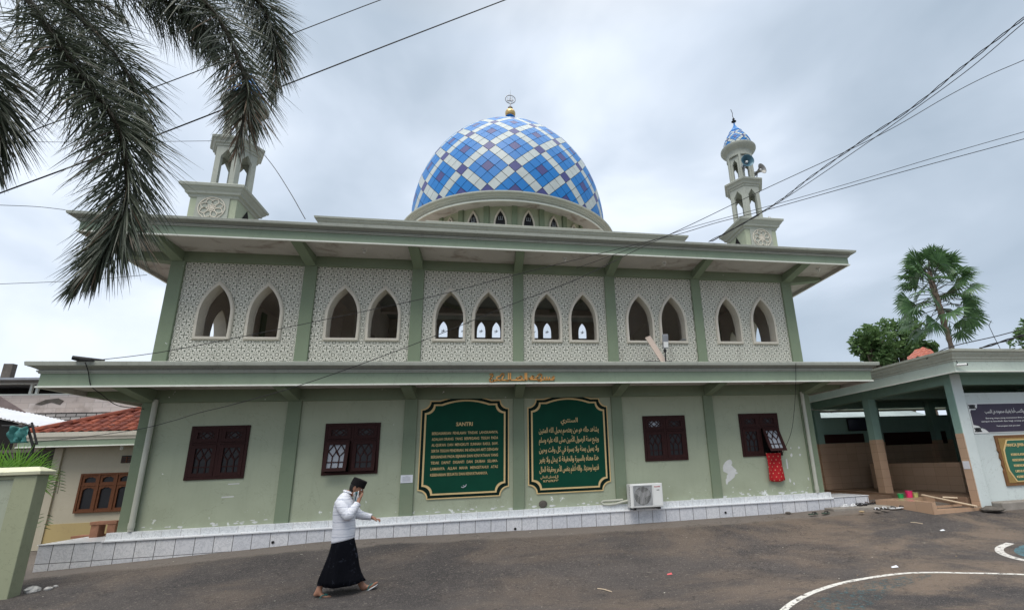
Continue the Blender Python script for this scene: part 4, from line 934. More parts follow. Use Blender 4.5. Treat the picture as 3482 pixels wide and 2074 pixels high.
mb = MB(); mb.box(W0, W1, 3.44, 3.52, WZ0, WZ0+.05); mb.box(W0, W1, 3.44, 3.52, WZ1-.05, WZ1); mb.box(W0, W1, 3.445, 3.52, 1.70, 1.745)
for k in range(4): x = W0+(W1-W0-.05)*k/3; mb.box(x, x+.05, 3.435, 3.52, WZ0, WZ1)
f_ = build('brown_window', mb, M_wood2, hs_, bevel=.004)
for k in range(3):
    x = W0+.05+(W1-W0-.05)/3*k; w2 = (W1-W0-.05)/3-.05
    mb = MB()
    for (z0, z1) in ((WZ0+.05, 1.70), (1.745, WZ1-.05)):
        mb.box(x, x+.05, 3.455, 3.50, z0, z1); mb.box(x+w2-.05, x+w2, 3.455, 3.50, z0, z1); mb.box(x+.05, x+w2-.05, 3.456, 3.50, z0, z0+.045)
        top = [(x+.05, z1), (x+.05, z1-.09), (x+.1, z1-.06), (x+w2*.4, z1-.04), (x+w2/2, z1-.05), (x+w2*.6, z1-.04), (x+w2-.1, z1-.06), (x+w2-.05, z1-.09), (x+w2-.05, z1)]
        mb.poly(top, 3.457, 3.50)
    c_ = build('casement', mb, M_wood2, f_)
    mb = MB(); mb.box(x+.03, x+w2-.03, 3.49, 3.495, WZ0+.07, 1.69); mb.box(x+.03, x+w2-.03, 3.49, 3.495, 1.76, WZ1-.06); build('pane', mb, M_glass, f_)
mb = MB(); mb.box(-9.63, -9.37, 3.47, 3.5, 2.26, 2.45); v_ = build('air_vent', mb, M_black, hs_)
mb = MB()
for k in range(3): mb.box(-9.62, -9.38, 3.455, 3.475, 2.285+.055*k, 2.30+.055*k)
mb.box(-9.51, -9.49, 3.456, 3.475, 2.27, 2.44); build('louvre', mb, M_wood2, v_)
mb = MB(); mb.tube([(-9.5, 3.2, 2.70), (-9.5, 3.2, 2.65)], .04, 10); mb.sphere((-9.5, 3.2, 2.62), .04, n=10); build('eave_lamp', mb, M_white, hs_, smooth=True)
# brick seat on the terrace
mb = MB(); st = thing('brick_stool', 'terracotta block stool with a square gap on the white tiled terrace', 'stool', (-8.0, .82, .65))
M_terra = plain('terracotta_block', (.34, .17, .11), .8, .25, 12, .2, 0, .4)

for q in (-8.22, -7.92): mb = MB(); mb.box(q, q+.15, .72, .92, .652, .90); build('leg', mb, M_terra, st, bevel=.008)
mb = MB(); mb.box(-8.24, -7.75, .70, .94, .90, .965); build('seat', mb, M_terra, st, bevel=.008)
mb = MB(); mb.box(-9.4, -8.9, 2.0, 2.3, .55, .60); mb.tube([(-8.95, 2.1, .6), (-8.88, 2.1, .68)], .02, 5); solo('roof_tile_pile', mb, M_terra, 'broken dark roof tiles lying at the foot of the cream house wall', 'tiles', (-9.15, 2.1, .5))
# ------------------------------------------------------------------ block building and shed far left
def blocks():
    m, n, b = base('bare_block_wall', .9, .2); p = n.pos(); X, Y, Z = n.xyz(p)
    bk = n.new('ShaderNodeTexBrick'); cm = n.new('ShaderNodeCombineXYZ'); n.l.new(X, cm.inputs[0]); n.l.new(Z, cm.inputs[1]); n.l.new(cm.outputs[0], bk.inputs[0])
    bk.inputs['Scale'].default_value = 1; bk.inputs['Brick Width'].default_value = .6; bk.inputs['Row Height'].default_value = .21; bk.inputs['Mortar Size'].default_value = .008
    bk.inputs['Color1'].default_value = (.58, .50, .46, 1); bk.inputs['Color2'].default_value = (.68, .61, .58, 1); bk.inputs['Mortar'].default_value = (.46, .40, .37, 1)
    col = n.mix(n.math('MULTIPLY', n.ramp(n.noise(p, 1.2, 6, .6), .5, .7), .5), bk.outputs[0], (.22, .17, .14, 1)); n.l.new(col, b.inputs['Base Color']); return m
def greybrick():
    m, n, b = base('grey_brickwork', .9, .2); p = n.pos(); X, Y, Z = n.xyz(p)
    bk = n.new('ShaderNodeTexBrick'); cm = n.new('ShaderNodeCombineXYZ'); n.l.new(X, cm.inputs[0]); n.l.new(Z, cm.inputs[1]); n.l.new(cm.outputs[0], bk.inputs[0])
    bk.inputs['Scale'].default_value = 1; bk.inputs['Brick Width'].default_value = .33; bk.inputs['Row Height'].default_value = .13; bk.inputs['Mortar Size'].default_value = .018
    bk.inputs['Color1'].default_value = (.50, .48, .46, 1); bk.inputs['Color2'].default_value = (.36, .34, .33, 1); bk.inputs['Mortar'].default_value = (.09, .085, .08, 1)
    n.l.new(bk.outputs[0], b.inputs['Base Color']); return m
bb = thing('block_building', 'unfinished pale block building with dark open top floor far behind on the left', 'building', (-17, 10, .2))
mb = MB(); mb.box(-30, -13.2, 10, 10.2, 4.45, 5.13); build('block_wall', mb, blocks(), bb)
mb = MB(); mb.box(-30, -13.2, 10.02, 10.2, .2, 4.45); build('brick_base', mb, greybrick(), bb)
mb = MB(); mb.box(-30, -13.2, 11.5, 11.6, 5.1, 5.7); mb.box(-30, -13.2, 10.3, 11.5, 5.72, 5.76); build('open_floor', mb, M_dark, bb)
mb = MB(); mb.box(-30, -13.2, 9.99, 10.06, 5.13, 5.18); mb.box(-30, -13.2, 9.99, 10.06, 5.55, 5.6); mb.box(-17.2, -17.12, 9.98, 10.05, 5.18, 5.55); mb.box(-17.0, -16.92, 9.98, 10.05, 5.18, 5.55); build('window_band', mb, M_lip, bb)
mb = MB(); mb.box(-30, -13.2, 9.6, 12, 5.66, 5.70); mb.box(-30, -13.2, 9.6, 9.64, 5.70, 5.74); build('flat_roof', mb, M_metal, bb)
mb = MB(); mb.box(-18.5, -18.2, 10.3, 10.5, 5.7, 6.42); mb.tube([(-18.1, 10.2, 5.7), (-18.1, 10.2, 5.85)], .02, 5); build('roof_post', mb, M_concd, bb)
mb = MB(); mb.poly([(-16.9, 4.78), (-16.6, 4.95), (-16.2, 5.0), (-16.0, 4.9), (-16.1, 4.75), (-16.4, 4.85), (-16.7, 4.75)][::-1], 9.985, 10); build('mortar_patch', mb, M_concd, bb)
for k, (x0, x1, y0, z0, y1, z1, m_, l, nm) in enumerate(((-22, -11.05, 3.6, 3.30, 6, 3.9, 'w', 'white corrugated sheet roof beside the red tiles', 'sheet'),)):
    pass
sh = thing('shed', 'dark open shed under white corrugated sheets beside the cream house', 'shed', (-13, 4, .1))
SA, SB = at(0, 1403, 4.6), at(245, 1456, 4.6)
mb = MB(); x = -20.0
while x < -11.2:
    a = (x+11.0)*-.19
    zz = lambda X, h: SA.z+(SB.z-SA.z)*(X-SA.x)/(SB.x-SA.x)-.08+h
    mb.add([(x, 4.2, zz(x, -.03)), (x+.05, 4.2, zz(x+.05, 0)), (x+.1, 4.2, zz(x+.1, -.03)), (x, 5.4, zz(x, .17)), (x+.05, 5.4, zz(x+.05, .20)), (x+.1, 5.4, zz(x+.1, .17))], [(0, 1, 4, 3), (1, 2, 5, 4)]); x += .1
build('sheet_roof', mb, plain('white_sheet', (.70, .72, .76), .4, .1, 3), sh)
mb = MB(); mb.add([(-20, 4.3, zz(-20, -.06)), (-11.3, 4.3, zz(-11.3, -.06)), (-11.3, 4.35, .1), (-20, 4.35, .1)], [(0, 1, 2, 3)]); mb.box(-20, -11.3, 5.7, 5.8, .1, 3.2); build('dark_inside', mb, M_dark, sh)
mb = MB()
for q in (-12.3, -13.6): mb.box(q, q+.08, 3.68, 3.75, .1, 3.4)
mb.box(-14, -11.2, 3.66, 3.72, 2.62, 2.70); build('post', mb, M_concd, sh)
mb = MB(); rp_ = [at(-200, 1235, 5.3), at(0, 1348, 5.3), at(112, 1418, 5.3), at(-200, 1390, 5.3)]; mb.poly([(p.x, p.z) for p in rp_][::-1], 5.3, 5.35); solo('rusty_roof', mb, plain('brown_roof', (.17, .13, .125), .8, .3, 4), 'brown weathered gable roof edge above the white sheets at far left', 'roof', (-14, 4.7, 4))
# teal tarp
mb = MB(); random.seed(5)
for j in range(9):
    for i in range(9):
        u, v = i/8, j/8; mb.v.append((-10.72+.36*u+.1*v+.02*sin(v*9+u*4), 1.5-.09*abs(sin(u*6+v*3))-.03*random.random(), 3.06-.36*v+.03*sin(u*7)*(1-v)))
mb.f = [(j*9+i, j*9+i+1, j*9+i+10, j*9+i+9) for j in range(8) for i in range(8)]; mb.m = [0]*64
tp = thing('tarpaulin_roll', 'crumpled teal tarpaulin hanging from a black bracket left of the cream house', 'tarpaulin', (-10.5, 1.5, 2.7))
o = build('tarpaulin', mb, plain('teal_tarp', (.055, .21, .20), .45, .25, 7), tp, smooth=True); o.modifiers.new('s', 'SOLIDIFY').thickness = .01
mb = MB(); mb.tube([(-10.42, 1.5, 3.1), (-10.2, 1.5, 2.62)], .025, 6); mb.tube([(-10.33, 1.48, 3.16), (-10.12, 1.48, 2.66)], .02, 6); mb.tube([(-10.9, 1.5, 3.1), (-10.3, 1.5, 3.08)], .02, 6); mb.tube([(-10.2, 1.5, 2.7), (-10.2, 1.5, .3)], .03, 6); build('bracket', mb, M_cable, tp)
# ------------------------------------------------------------------ foliage
def leafmat(name, c1, c2, rough=.5, trans=.25):
    m, n, b = base(name, rough, .35); oi = n.new('ShaderNodeNewGeometry'); f = n.noise(n.pos(), 1.6, 4)
    r = n.math('ADD', n.math('MULTIPLY', oi.outputs['Random Per Island'], .7), n.math('MULTIPLY', f, .35))
    n.l.new(n.mix(r, C4(c1), C4(c2)), b.inputs['Base Color'])
    tr = n.new('ShaderNodeBsdfTranslucent'); tr.inputs[0].default_value = C4(tuple(x*1.5 for x in c2)); mx = n.new('ShaderNodeMixShader'); mx.inputs[0].default_value = trans
    n.l.new(b.outputs[0], mx.inputs[1]); n.l.new(tr.outputs[0], mx.inputs[2]); n.l.new(mx.outputs[0], n.n['Material Output'].inputs[0]); return m
M_frond = leafmat('frond_leaf', (.014, .020, .013), (.085, .105, .07), .4, .16); M_fan = leafmat('fan_leaf', (.015, .045, .02), (.09, .17, .065), .45, .2)
M_bright = leafmat('bright_leaf', (.07, .19, .025), (.17, .34, .05), .45, .35); M_leaf = leafmat('tree_leaf', (.035, .085, .03), (.11, .18, .065), .5, .3)
M_trunk = plain('palm_trunk', (.16, .125, .10), .9, .3, 12, .2, 0, .5, 30); M_rach = plain('rachis', (.045, .04, .028), .7, .2)
def leaflet(mb, p, d, ln, wd, droop, seg=4, mi=0, rnd=random):
    """narrow drooping leaflet: a bent, slightly folded strip"""
    d = d.normalized(); pts = [p]; q = p.copy(); v = d.copy()
    for k in range(seg):
        v = (v+Vector((0, 0, -droop))).normalized(); q = q+v*(ln/seg); pts.append(q.copy())
    sd_ = v.cross(Vector((rnd.uniform(-1, 1), rnd.uniform(-1, 1), rnd.uniform(-.3, .3)))).normalized()
    vs = []
    for k, a in enumerate(pts):
        t = k/seg; w_ = wd*(.45+1.1*t if t < .4 else .9*(1-t)/.6+.06); vs += [a-sd_*w_, a+sd_*w_]
    mb.add(vs, [(2*k, 2*k+1, 2*k+3, 2*k+2) for k in range(seg)], mi)
pt_ = thing('foxtail_palm', 'bushy foxtail palm with dark fronds hanging in from the upper left', 'palm tree', (-7.4, -8.6, 0))
mb = MB(); mb.tube([(-7.4, -8.6, -.05), (-7.35, -8.6, 2), (-7.3, -8.55, 5), (-7.2, -8.5, 7.4), (-7.1, -8.45, 8.4)], [.2, .15, .13, .12, .09], 14); build('trunk', mb, M_trunk, pt_, smooth=True)
CROWN = Vector((-7.1, -8.45, 8.3))
def frond(px, Y0, Y1, n, ln, tipdead=0, seed=1, back=True, spread=1.0, thin=0.6):
    rnd = random.Random(seed); pts = [at(u, v, Y0+(Y1-Y0)*i/(len(px)-1)) for i, (u, v) in enumerate(px)]
    if back: pts = [CROWN, CROWN.lerp(pts[0], .5)+Vector((0, 0, .5))]+pts
    P = smooth_pts(pts, 10); tot = len(P)-1
    mb = MB(); mb.tube(P, [.032*(1-.8*i/tot)+.003 for i in range(tot+1)], 6); f_ = build('frond', mb, M_rach, pt_, smooth=True)
    mb = MB()
    for k in range(n):
        t = (k+rnd.random())/n; t = .16+.84*t if back else t
        if t > .8 and rnd.random() < .5*thin: continue
        i = min(int(t*tot), tot-1); p = P[i].lerp(P[i+1], t*tot-i); ax = (P[i+1]-P[i]).normalized()
        a = rnd.uniform(0, 2*pi); s1 = ax.cross(Vector((0, 0, 1))).normalized() if abs(ax.z) < .97 else ax.cross(Vector((0, 1, 0))).normalized(); s2 = ax.cross(s1)
        out_ = s1*cos(a)+s2*sin(a)*.8
        L_ = ln*(.36+.74*sin(pi*min(1, t*.95+.12))**.6)*rnd.uniform(.72, 1.1)
        mi = 1 if rnd.random() < tipdead*max(0, t*2-1)+.01 else 0
        leaflet(mb, p, out_*spread*(1-.55*max(0, t-.6)/.4)+ax*(rnd.uniform(.5, .95)+1.1*max(0, t-.6))+Vector((0, 0, -.18)), L_, rnd.uniform(.0042, .0085), rnd.uniform(.03, .15), 4, mi, rnd)
    build('leaflets', mb, [M_frond, M_dead], f_)
M_dead = leafmat('dead_leaf', (.10, .07, .045), (.19, .13, .09), .7, .1)
frond([(60, -40), (170, 108), (226, 189), (292, 283), (368, 377), (415, 472), (434, 613), (420, 742), (372, 830), (318, 905), (265, 960)], -7.3, -7.6, 1950, .68, .06, 1, spread=.95)
frond([(150, -60), (230, 20), (320, 110), (400, 200), (455, 300), (490, 420), (500, 540)], -7.0, -7.2, 1050, .66, .1, 2)
frond([(330, -90), (480, -40), (600, 30), (680, 100), (730, 190)], -6.6, -6.6, 1300, .72, .1, 3)
frond([(480, -160), (640, -40), (740, 60), (800, 180), (838, 280), (838, 360), (822, 430), (806, 510)], -6.8, -6.9, 1300, .70, .6, 4, thin=1.5)
frond([(520, -200), (760, -90), (880, 10), (925, 110), (940, 220), (930, 320)], -6.3, -6.2, 1700, .74, .05, 5, thin=.9)
frond([(-260, -150), (-160, 60), (-70, 200), (-20, 330), (-5, 460), (-10, 590)], -7.4, -7.5, 1400, .68, .1, 6)
frond([(-60, -150), (60, -90), (200, -60), (330, 10), (420, 60)], -6.9, -7.0, 500, .5, .1, 7)
# fan palm, behind the washing block
def fanleaf(mb, c, d, up_, r, n=15, ang=2.6, rnd=random, fold=.3, mi=0):
    d = d.normalized(); s = d.cross(up_).normalized(); nn = s.cross(d).normalized()
    for k in range(n):
        a = -ang/2+ang*k/(n-1)+rnd.uniform(-.04, .04); v = d*cos(a)+s*sin(a); L_ = r*(1-.18*abs(a)/ang*2)*rnd.uniform(.85, 1.08); w_ = r*ang/n*.30
        t = nn.cross(v).normalized(); tip = c+v*L_+Vector((0, 0, -.20*L_*rnd.uniform(.3, 1.5))); m_ = c+v*L_*.58+nn*.03
        mb.add([c, m_-t*w_, tip, m_+t*w_], [(0, 1, 2, 3)], mi)
fp = thing('fan_palm', 'tall fan palm with stacked round leaves rising behind the washing block', 'palm tree', (23.1, 8, .5))
rnd = random.Random(9)
tr_ = [(23.25, 8, .4), (23.2, 8, 4), (23.1, 8, 7), (22.95, 8, 9.4), (22.85, 8, 10.9)]
mb = MB(); P = smooth_pts(tr_, 12); mb.tube(P, [.10+(.03*(k % 2) if k > 22 else 0)+(.03 if 28 < k < 44 else 0) for k in range(len(P))], 12); build('trunk', mb, M_trunk, fp)
mb = MB(); mp_ = MB()
for k in range(66):
    t = (k/65)**.75; z = 8.3+t*2.55; a = k*2.39996+rnd.uniform(-.3, .3); el = -.55+1.75*t**1.35+rnd.uniform(-.12, .12)
    c0 = Vector((22.98-.05*(z-9), 8, z)); dr = Vector((cos(a)*cos(el), sin(a)*cos(el), sin(el))); pl = (1.35 if t < .75 else .85)*rnd.uniform(.75, 1.2)
    mid = c0+dr*pl*.55+Vector((0, 0, .12)); c1 = c0+dr*pl; mp_.tube([c0, mid, c1], .018, 4)
    fanleaf(mb, c1, dr+Vector((0, 0, -.25)), Vector((rnd.gauss(0, .8), rnd.gauss(0, .8)-.5, rnd.gauss(.5, .6))), rnd.uniform(.8, 1.05), 19, 3.4, rnd)
build('leaf_stalks', mp_, M_rach, fp); build('crown', mb, M_fan, fp)
def tree(name, label, c, r, h, n, mat, seed, trunk_h=None, sz=.22, group=None):
    rnd = random.Random(seed); x, y, z0 = c; t = thing(name, label, 'tree', (x, y, z0), group)
    mb = MB(); top = Vector((x, y, z0+h-r*.6)); mb.tube([(x, y, z0-.1), (x+.1, y, z0+h*.4), tuple(top)], [r*.11, r*.08, r*.03], 8)
    cl = []
    for k in range(13):
        a = rnd.uniform(0, 2*pi); q = Vector((x+cos(a)*r*rnd.uniform(.15, .75), y+sin(a)*r*rnd.uniform(.15, .75), z0+h-r*rnd.uniform(.25, 1.7))); cl.append((q, r*rnd.uniform(.25, .45)))
        mb.tube([(x+.05, y, z0+h*rnd.uniform(.35, .6)), tuple((q+top)/2-Vector((0, 0, r*.2))), tuple(q)], [r*.04, r*.025, r*.01], 5)
    cl.append((Vector((x, y, z0+h-r*.3)), r*.35))
    build('trunk', mb, M_trunk, t); mb = MB()
    for k in range(n):
        q, rr = rnd.choice(cl); d = Vector((rnd.gauss(0, 1), rnd.gauss(0, 1), rnd.gauss(0, .85))).normalized()*rr*rnd.uniform(.35, 1.12)**.6
        p = q+d; a = Vector((rnd.gauss(0, 1), rnd.gauss(0, 1), rnd.gauss(0, .6))).normalized(); b = a.cross(Vector((rnd.gauss(0, 1), rnd.gauss(0, 1), 1))).normalized(); s = sz*rnd.uniform(.5, 1.1)
        mb.add([p-a*s, p-b*s*.45, p+a*s, p+b*s*.45], [(0, 1, 2, 3)])
    build('crown', mb, mat, t)
tree('leafy_tree', 'narrow bushy green tree at the left behind the washing block', (24.0, 14, .5), 1.6, 9.0, 2600, M_leaf, 1, group='trees behind the washing block')
tree('leafy_tree', 'larger bushy green tree below the fan palm', (26.2, 14.3, .5), 1.9, 9.7, 3200, M_leaf, 2, group='trees behind the washing block')
tree('leafy_tree', 'low dark shrub tree just left of the red awning', (27.6, 14, .5), 1.1, 8.2, 2200, M_leaf, 3, group='trees behind the washing block')
tree('leafy_tree', 'tree whose twiggy top shows at the right edge above the eave', (34.3, 12, .5), 1.6, 9.2, 1800, M_leaf, 4, group='trees behind the washing block')
# bright plants behind the yard wall
pl = thing('fan_plant', 'bright green young palm fans spraying up behind the yard wall', 'plant', (-8.6, -.9, .2)); rnd = random.Random(4)
mb = MB(); ms = MB()
for (x, z, dx, dz, r) in ((-8.7, 1.85, -.2, 1, .72), (-8.45, 1.85, .35, .95, .65), (-9.0, 1.9, -.7, .7, .7), (-8.3, 1.85, .85, .55, .55), (-8.2, 1.85, 1, .25, .42), (-8.55, 1.95, .1, 1, .6)):
    c = Vector((x, -1.0+rnd.uniform(-.2, .2), z)); ms.tube([(-8.6, -.9, .15), tuple(c)], .015, 5)
    d = Vector((dx, rnd.uniform(-.2, .2), dz)).normalized()
    for k in range(22):
        a = -1.0+2.0*k/21; v = Vector((d.x*cos(a)-d.z*sin(a), d.y, d.x*sin(a)+d.z*cos(a))); leaflet(mb, c, v, r*rnd.uniform(.8, 1.1), .018, .10, 4, 0, rnd)
build('leaf_fan', mb, M_bright, pl); build('stalk', ms, M_rach, pl)
pl = thing('hanging_fern', 'thin yellow green leaf sprays hanging in the gap right of the yard wall', 'plant', (-7.75, -1, .2)); mb = MB(); ms = MB()
ms.tube([at(205, 1590, -1), at(203, 1640, -1), at(195, 1678, -1)], .004, 5)
for (u, v0, v1, k_) in ((203, 1595, 1675, 15), (160, 1745, 1780, 6), (150, 1775, 1800, 4)):
    for k in range(k_):
        v = v0+(v1-v0)*k/k_; p = Vector(at(u-10+10*(k % 2), v, -1)); s = 1 if k % 2 else -1
        leaflet(mb, p, Vector((s, 0, -.15)), .12, .010, .1, 3, 0, rnd)
build('leaflets', mb, M_fan, pl); build('stem', ms, M_rach, pl)
# ------------------------------------------------------------------ right: washing block
M_mint = painted('mint_paint', (.26, .40, .345), stain=.35); M_minteave = painted('mint_eave', (.56, .64, .57), stain=.3, streak=.5); M_mintwall = painted('mint_wall', (.60, .66, .65), stain=.2, streak=.25)
M_mcorn = painted('mint_cornice', (.47, .49, .42), stain=.9, streak=1.0)
wb = thing('washing_block', 'mint green open washing shelter with tan tiled pillars right of the mosque', 'shelter', (13, 0, .4))
CX, CY = 11.66, -1.68
def pillar(x0, x1, y0, y1, zb_, split):
    mb = MB(); mb.box(x0, x1, y0, y1, zb_, split); p_ = build('tiled_pillar_base', mb, M_tan, wb)
    mb = MB(); mb.box(x0+.008, x1-.008, y0+.008, y1-.008, split, 3.62); build('pillar', mb, M_mint, wb)
pillar(11.66, 11.93, 1.23, 1.50, .5, 2.12); pillar(11.66, 11.93, 3.9, 4.17, .5, 2.12)
for x in (14.0, 16.5): pillar(x, x+.27, 3.75, 4.0, .5, 2.12)
mb = MB(); mb.box(11.66, 11.97, -1.68, -1.46, .2, 3.62); build('corner_pillar', mb, M_mintwall, wb, bevel=.02)
mb = MB(); mb.box(11.645, 11.66, -1.665, -1.45, .38, 2.11); build('pillar_tiles', mb, M_tan, wb)
mb = MB(); mb.box(11.647, 11.66, -1.66, -1.455, 2.11, 3.6); build('pillar_side', mb, M_mint, wb)
mb = MB(); mb.box(11.97, 22, -1.53, -1.35, .3, 3.13); build('front_wall', mb, M_mintwall, wb)
mb = MB(); mb.box(11.8, 22, -1.0, 5, 3.60, 3.62); mb.box(11.2, 22, -2.2, 6, 3.615, 3.63); build('ceiling', mb, M_mint, wb)
mb = MB(); bz = 3.36
for y in (-1.45, 1.25, 3.95): mb.box(11.93 if y != 3.95 else 9.3, 22, y, y+.22, bz, 3.62)
mb.box(11.67, 11.92, -1.45, 6, bz, 3.615); build('roof_beam', mb, M_mint, wb)
x0, x1, y0, y1 = 11.76, 23, -1.7, 6.4
prof = [(.3, 3.60), (.58, 3.60), (.58, 3.535), (.61, 3.535), (.61, 3.565), (.59, 3.57), (.59, 3.80), (.61, 3.81), (.61, 3.85), (.64, 3.87), (.64, 3.90), (.70, 3.97), (.71, 4.02), (.76, 4.03), (.77, 4.085), (.3, 4.09)]
mb = MB(); mb.rects(x0, x1, y0, y1, prof, mis=[1, 1, 2, 2, 2, 0, 1, 1, 1, 1, 1, 1, 1, 1, 1]); mb.add([(x0-.3, y0-.3, 4.088), (x1, y0-.3, 4.088), (x1, y1, 4.088), (x0-.3, y1, 4.088)], [(0, 1, 2, 3)], 1)
build('eave', mb, [M_minteave, M_mcorn, M_lip], wb)
# floors and inner walls
mb = MB(); mb.box(11.62, 22, -1.35, 4.0, .2, .57); build('floor', mb, M_tanfloor, wb)
mb = MB(); mb.box(9.0, 22, 4.0, 4.15, .3, 2.13); build('tiled_back_wall', mb, M_tan, wb)
mb = MB(); mb.box(9.0, 22, 4.02, 4.15, 2.13, 3.06); build('back_wall', mb, M_mint, wb)
mb = MB(); mb.box(13.15, 13.3, .0, 3.4, .57, 1.38); mb.box(13.3, 17.5, .0, .15, .57, 1.38); build('low_tiled_wall', mb, M_tan, wb)
mb = MB(); mb.box(11.95, 13.6, 3.96, 3.998, 2.14, 2.45); mb.box(14.2, 17.2, 3.96, 3.998, 2.0, 2.45); build('dark_wood_board', mb, M_wood, wb)
mb = MB(); mb.box(9.9, 11.62, 1.0, 3.9, .2, .52); build('side_floor', mb, M_tanfloor, wb)
# inside back partition keeps the rear part dark
mb = MB(); mb.box(17.5, 17.6, -1.3, 4, .5, 3.6); build('inner_partition', mb, M_mint, wb)
# washing trough in front
mb = MB(); q = [(9.95, -.35), (10.22, -1.75), (11.66, -1.75), (11.66, -.45)]
def slab(mb, q, z0, z1, mi=0): n = len(q); mb.add([(x, y, z0) for x, y in q]+[(x, y, z1) for x, y in q], [tuple(range(n))[::-1], tuple(range(n, 2*n))]+[(i, (i+1) % n, (i+1) % n+n, i+n) for i in range(n)], mi)
slab(mb, [(9.95, -.30), (10.22, -1.74), (10.32, -1.74), (10.62, -.45), (11.62, -.45), (11.62, -.30)], .1, .555)
slab(mb, [(10.32, -1.74), (11.64, -1.70), (11.64, -1.66), (10.34, -1.68)], .1, .37)
slab(mb, [(10.34, -1.68), (11.64, -1.66), (11.64, -.45), (10.62, -.45)], .05, .345)
slab(mb, [(10.36, -1.2), (11.64, -1.2), (11.64, -1.08), (10.45, -1.08)], .1, .40)
build('foot_trough', mb, tiles('tan_trough_tile', .3, .6, (.43, .285, .19), (.47, .315, .215), grout=(.30, .20, .14), vein=0, gw=.005), wb)
mb = MB(); mb.box(13.0, 13.8, 3.93, 3.965, 2.55, 3.0); sc_ = build('screen_frame', mb, M_black, None, origin=(13.4, 3.95, 2.5)); tag(sc_, 'black wall mounted screen above the brown board inside the washing block', 'screen')
mb = MB(); mb.box(13.04, 13.76, 3.928, 3.93, 2.59, 2.96); build('screen', mb, plain('screen_glass', (.03, .035, .06), .15), sc_)
mb = MB()
for (a, b, c) in ((11.5, 13.0, 3.35), (12.0, 12.6, 3.3)): mb.tube([(a, 3.8, c), ((a+b)/2, 3.8, c-.08), (b, 3.8, c+.0)], .012, 5)
build('ceiling_wire', mb, M_white, wb)
mb = MB()
for k in range(60): x = 9.5+.22*k; mb.add([(x, 9, 3.25), (x+.11, 9, 3.33), (x+.22, 9, 3.25), (x, 14, 4.9), (x+.11, 14, 4.98), (x+.22, 14, 4.9)], [(0, 1, 4, 3), (1, 2, 5, 4)])
solo('sheet_roof', mb, plain('pale_sheet', (.34, .40, .40), .4, .3, 1), 'pale metal sheet roof seen through the gap under the washing block ceiling', 'roof', (15, 10, 3.3))
mb = MB(); mb.box(9.5, 23, 9.2, 9.3, .3, 3.2); solo('rear_wall', mb, M_mint, 'plain wall behind the washing block under the pale metal roof', 'wall', (15, 9.2, .3))
# pipes on the trough
M_pvc = plain('pvc_pipe', (.68, .55, .40), .5, .1)
a = at(3135, 1682, -.45); b = at(3322, 1721, -1.83)
mb = MB(); mb.tube([a, b], .022, 8); solo('plastic_pipe', mb, M_pvc, 'long cream plastic pipe lying slantwise across the foot trough', 'pipe', tuple(b), smooth=True)
a = at(3205, 1690, -.9); b = at(3340, 1697, -1.45); mb = MB(); mb.tube([a, b], .022, 8); solo('plastic_pipe', mb, M_pvc, 'shorter cream plastic pipe reaching the corner pillar above the trough', 'pipe', tuple(b), smooth=True)
for (u, v, r, h, c, l) in ((3067, 1697, .075, .11, (.03, .36, .10), 'green plastic dipper beside the pink bucket'), (3097, 1697, .085, .17, (.78, .04, .16), 'bright pink plastic bucket on the trough rim'), (3116, 1690, .07, .12, (.55, .55, .20), 'pale yellow plastic dipper right of the pink bucket')):
    p = at(u, v, -.40); z = .556; t = thing('bucket', l, 'bucket', (p.x, -.38, z), 'plastic buckets on the trough')
    mb = MB(); mb.lathe([(.001, z+.004), (r*.85, z+.002), (r, z+h), (r*1.06, z+h+.004), (r*1.05, z+h-.01), (r*.93, z+h-.004), (r*.8, z+.02)], (p.x, -.38, 0), 20); build('pail', mb, plain('plastic_'+l.split()[0]+'_'+l.split()[1], c, .4, .05), t, smooth=True)
    mb = MB(); mb.tube([(p.x-r, -.38, z+h), (p.x-r*.5, -.47, z+h+.012), (p.x+r*.5, -.47, z+h+.012), (p.x+r, -.38, z+h)], .005, 5); build('handle', mb, M_metal, t)
# signs on the front wall
bn = thing('banner', 'dark purple banner with white Arabic and Latin lines and ornate corners', 'banner', (12.15, -1.56, 2.07))
M_bann = plain('banner_purple', (.055, .045, .075), .6, .12, 4)
bx0, bx1, bz0, bz1 = 12.13, 14.9, 2.095, 2.86
mb = MB(); mb.box(bx0, bx1, -1.548, -1.534, bz0, bz1); build('white_sheet', mb, M_white, bn)
c_ = .2; y = -1.556
pts = [(bx0+.03, bz0+c_*1.1), (bx0+.18, bz0+c_*.95), (bx0+.24, bz0+.14), (bx0+.36, bz0+.1), (bx0+.45, bz0+.025), (bx1-.3, bz0+.025), (bx1-.02, bz0+.3), (bx1-.02, bz1-.025), (bx0+.30, bz1-.025), (bx0+.27, bz1-.12), (bx0+.20, bz1-.17), (bx0+.06, bz1-.17), (bx0+.03, bz1-.22)]
mb = MB(); mb.poly(pts, y, -1.548); build('dark_field', mb, M_bann, bn)
mb = MB()
for (cx_, cz_) in ((bx0+.11, bz1-.09), (bx0+.12, bz0+.09)):
    for k in range(5): mb.obox((cx_-.06+.035*k, y+.004, cz_), (.035, 0, .05), (.006, 0, -.005), (0, .004, 0)); mb.obox((cx_-.06+.035*k, y+.004, cz_), (.035, 0, -.05), (.006, 0, .005), (0, .0045, 0))
build('corner_ornament', mb, M_black, bn)
mb = text_mb(shape('كن ابن من شئت واكتسب أدبا يغنيك محموده عن النسب'), 12.60, 14.4, 2.60, .09, y-.004, .003, .006)
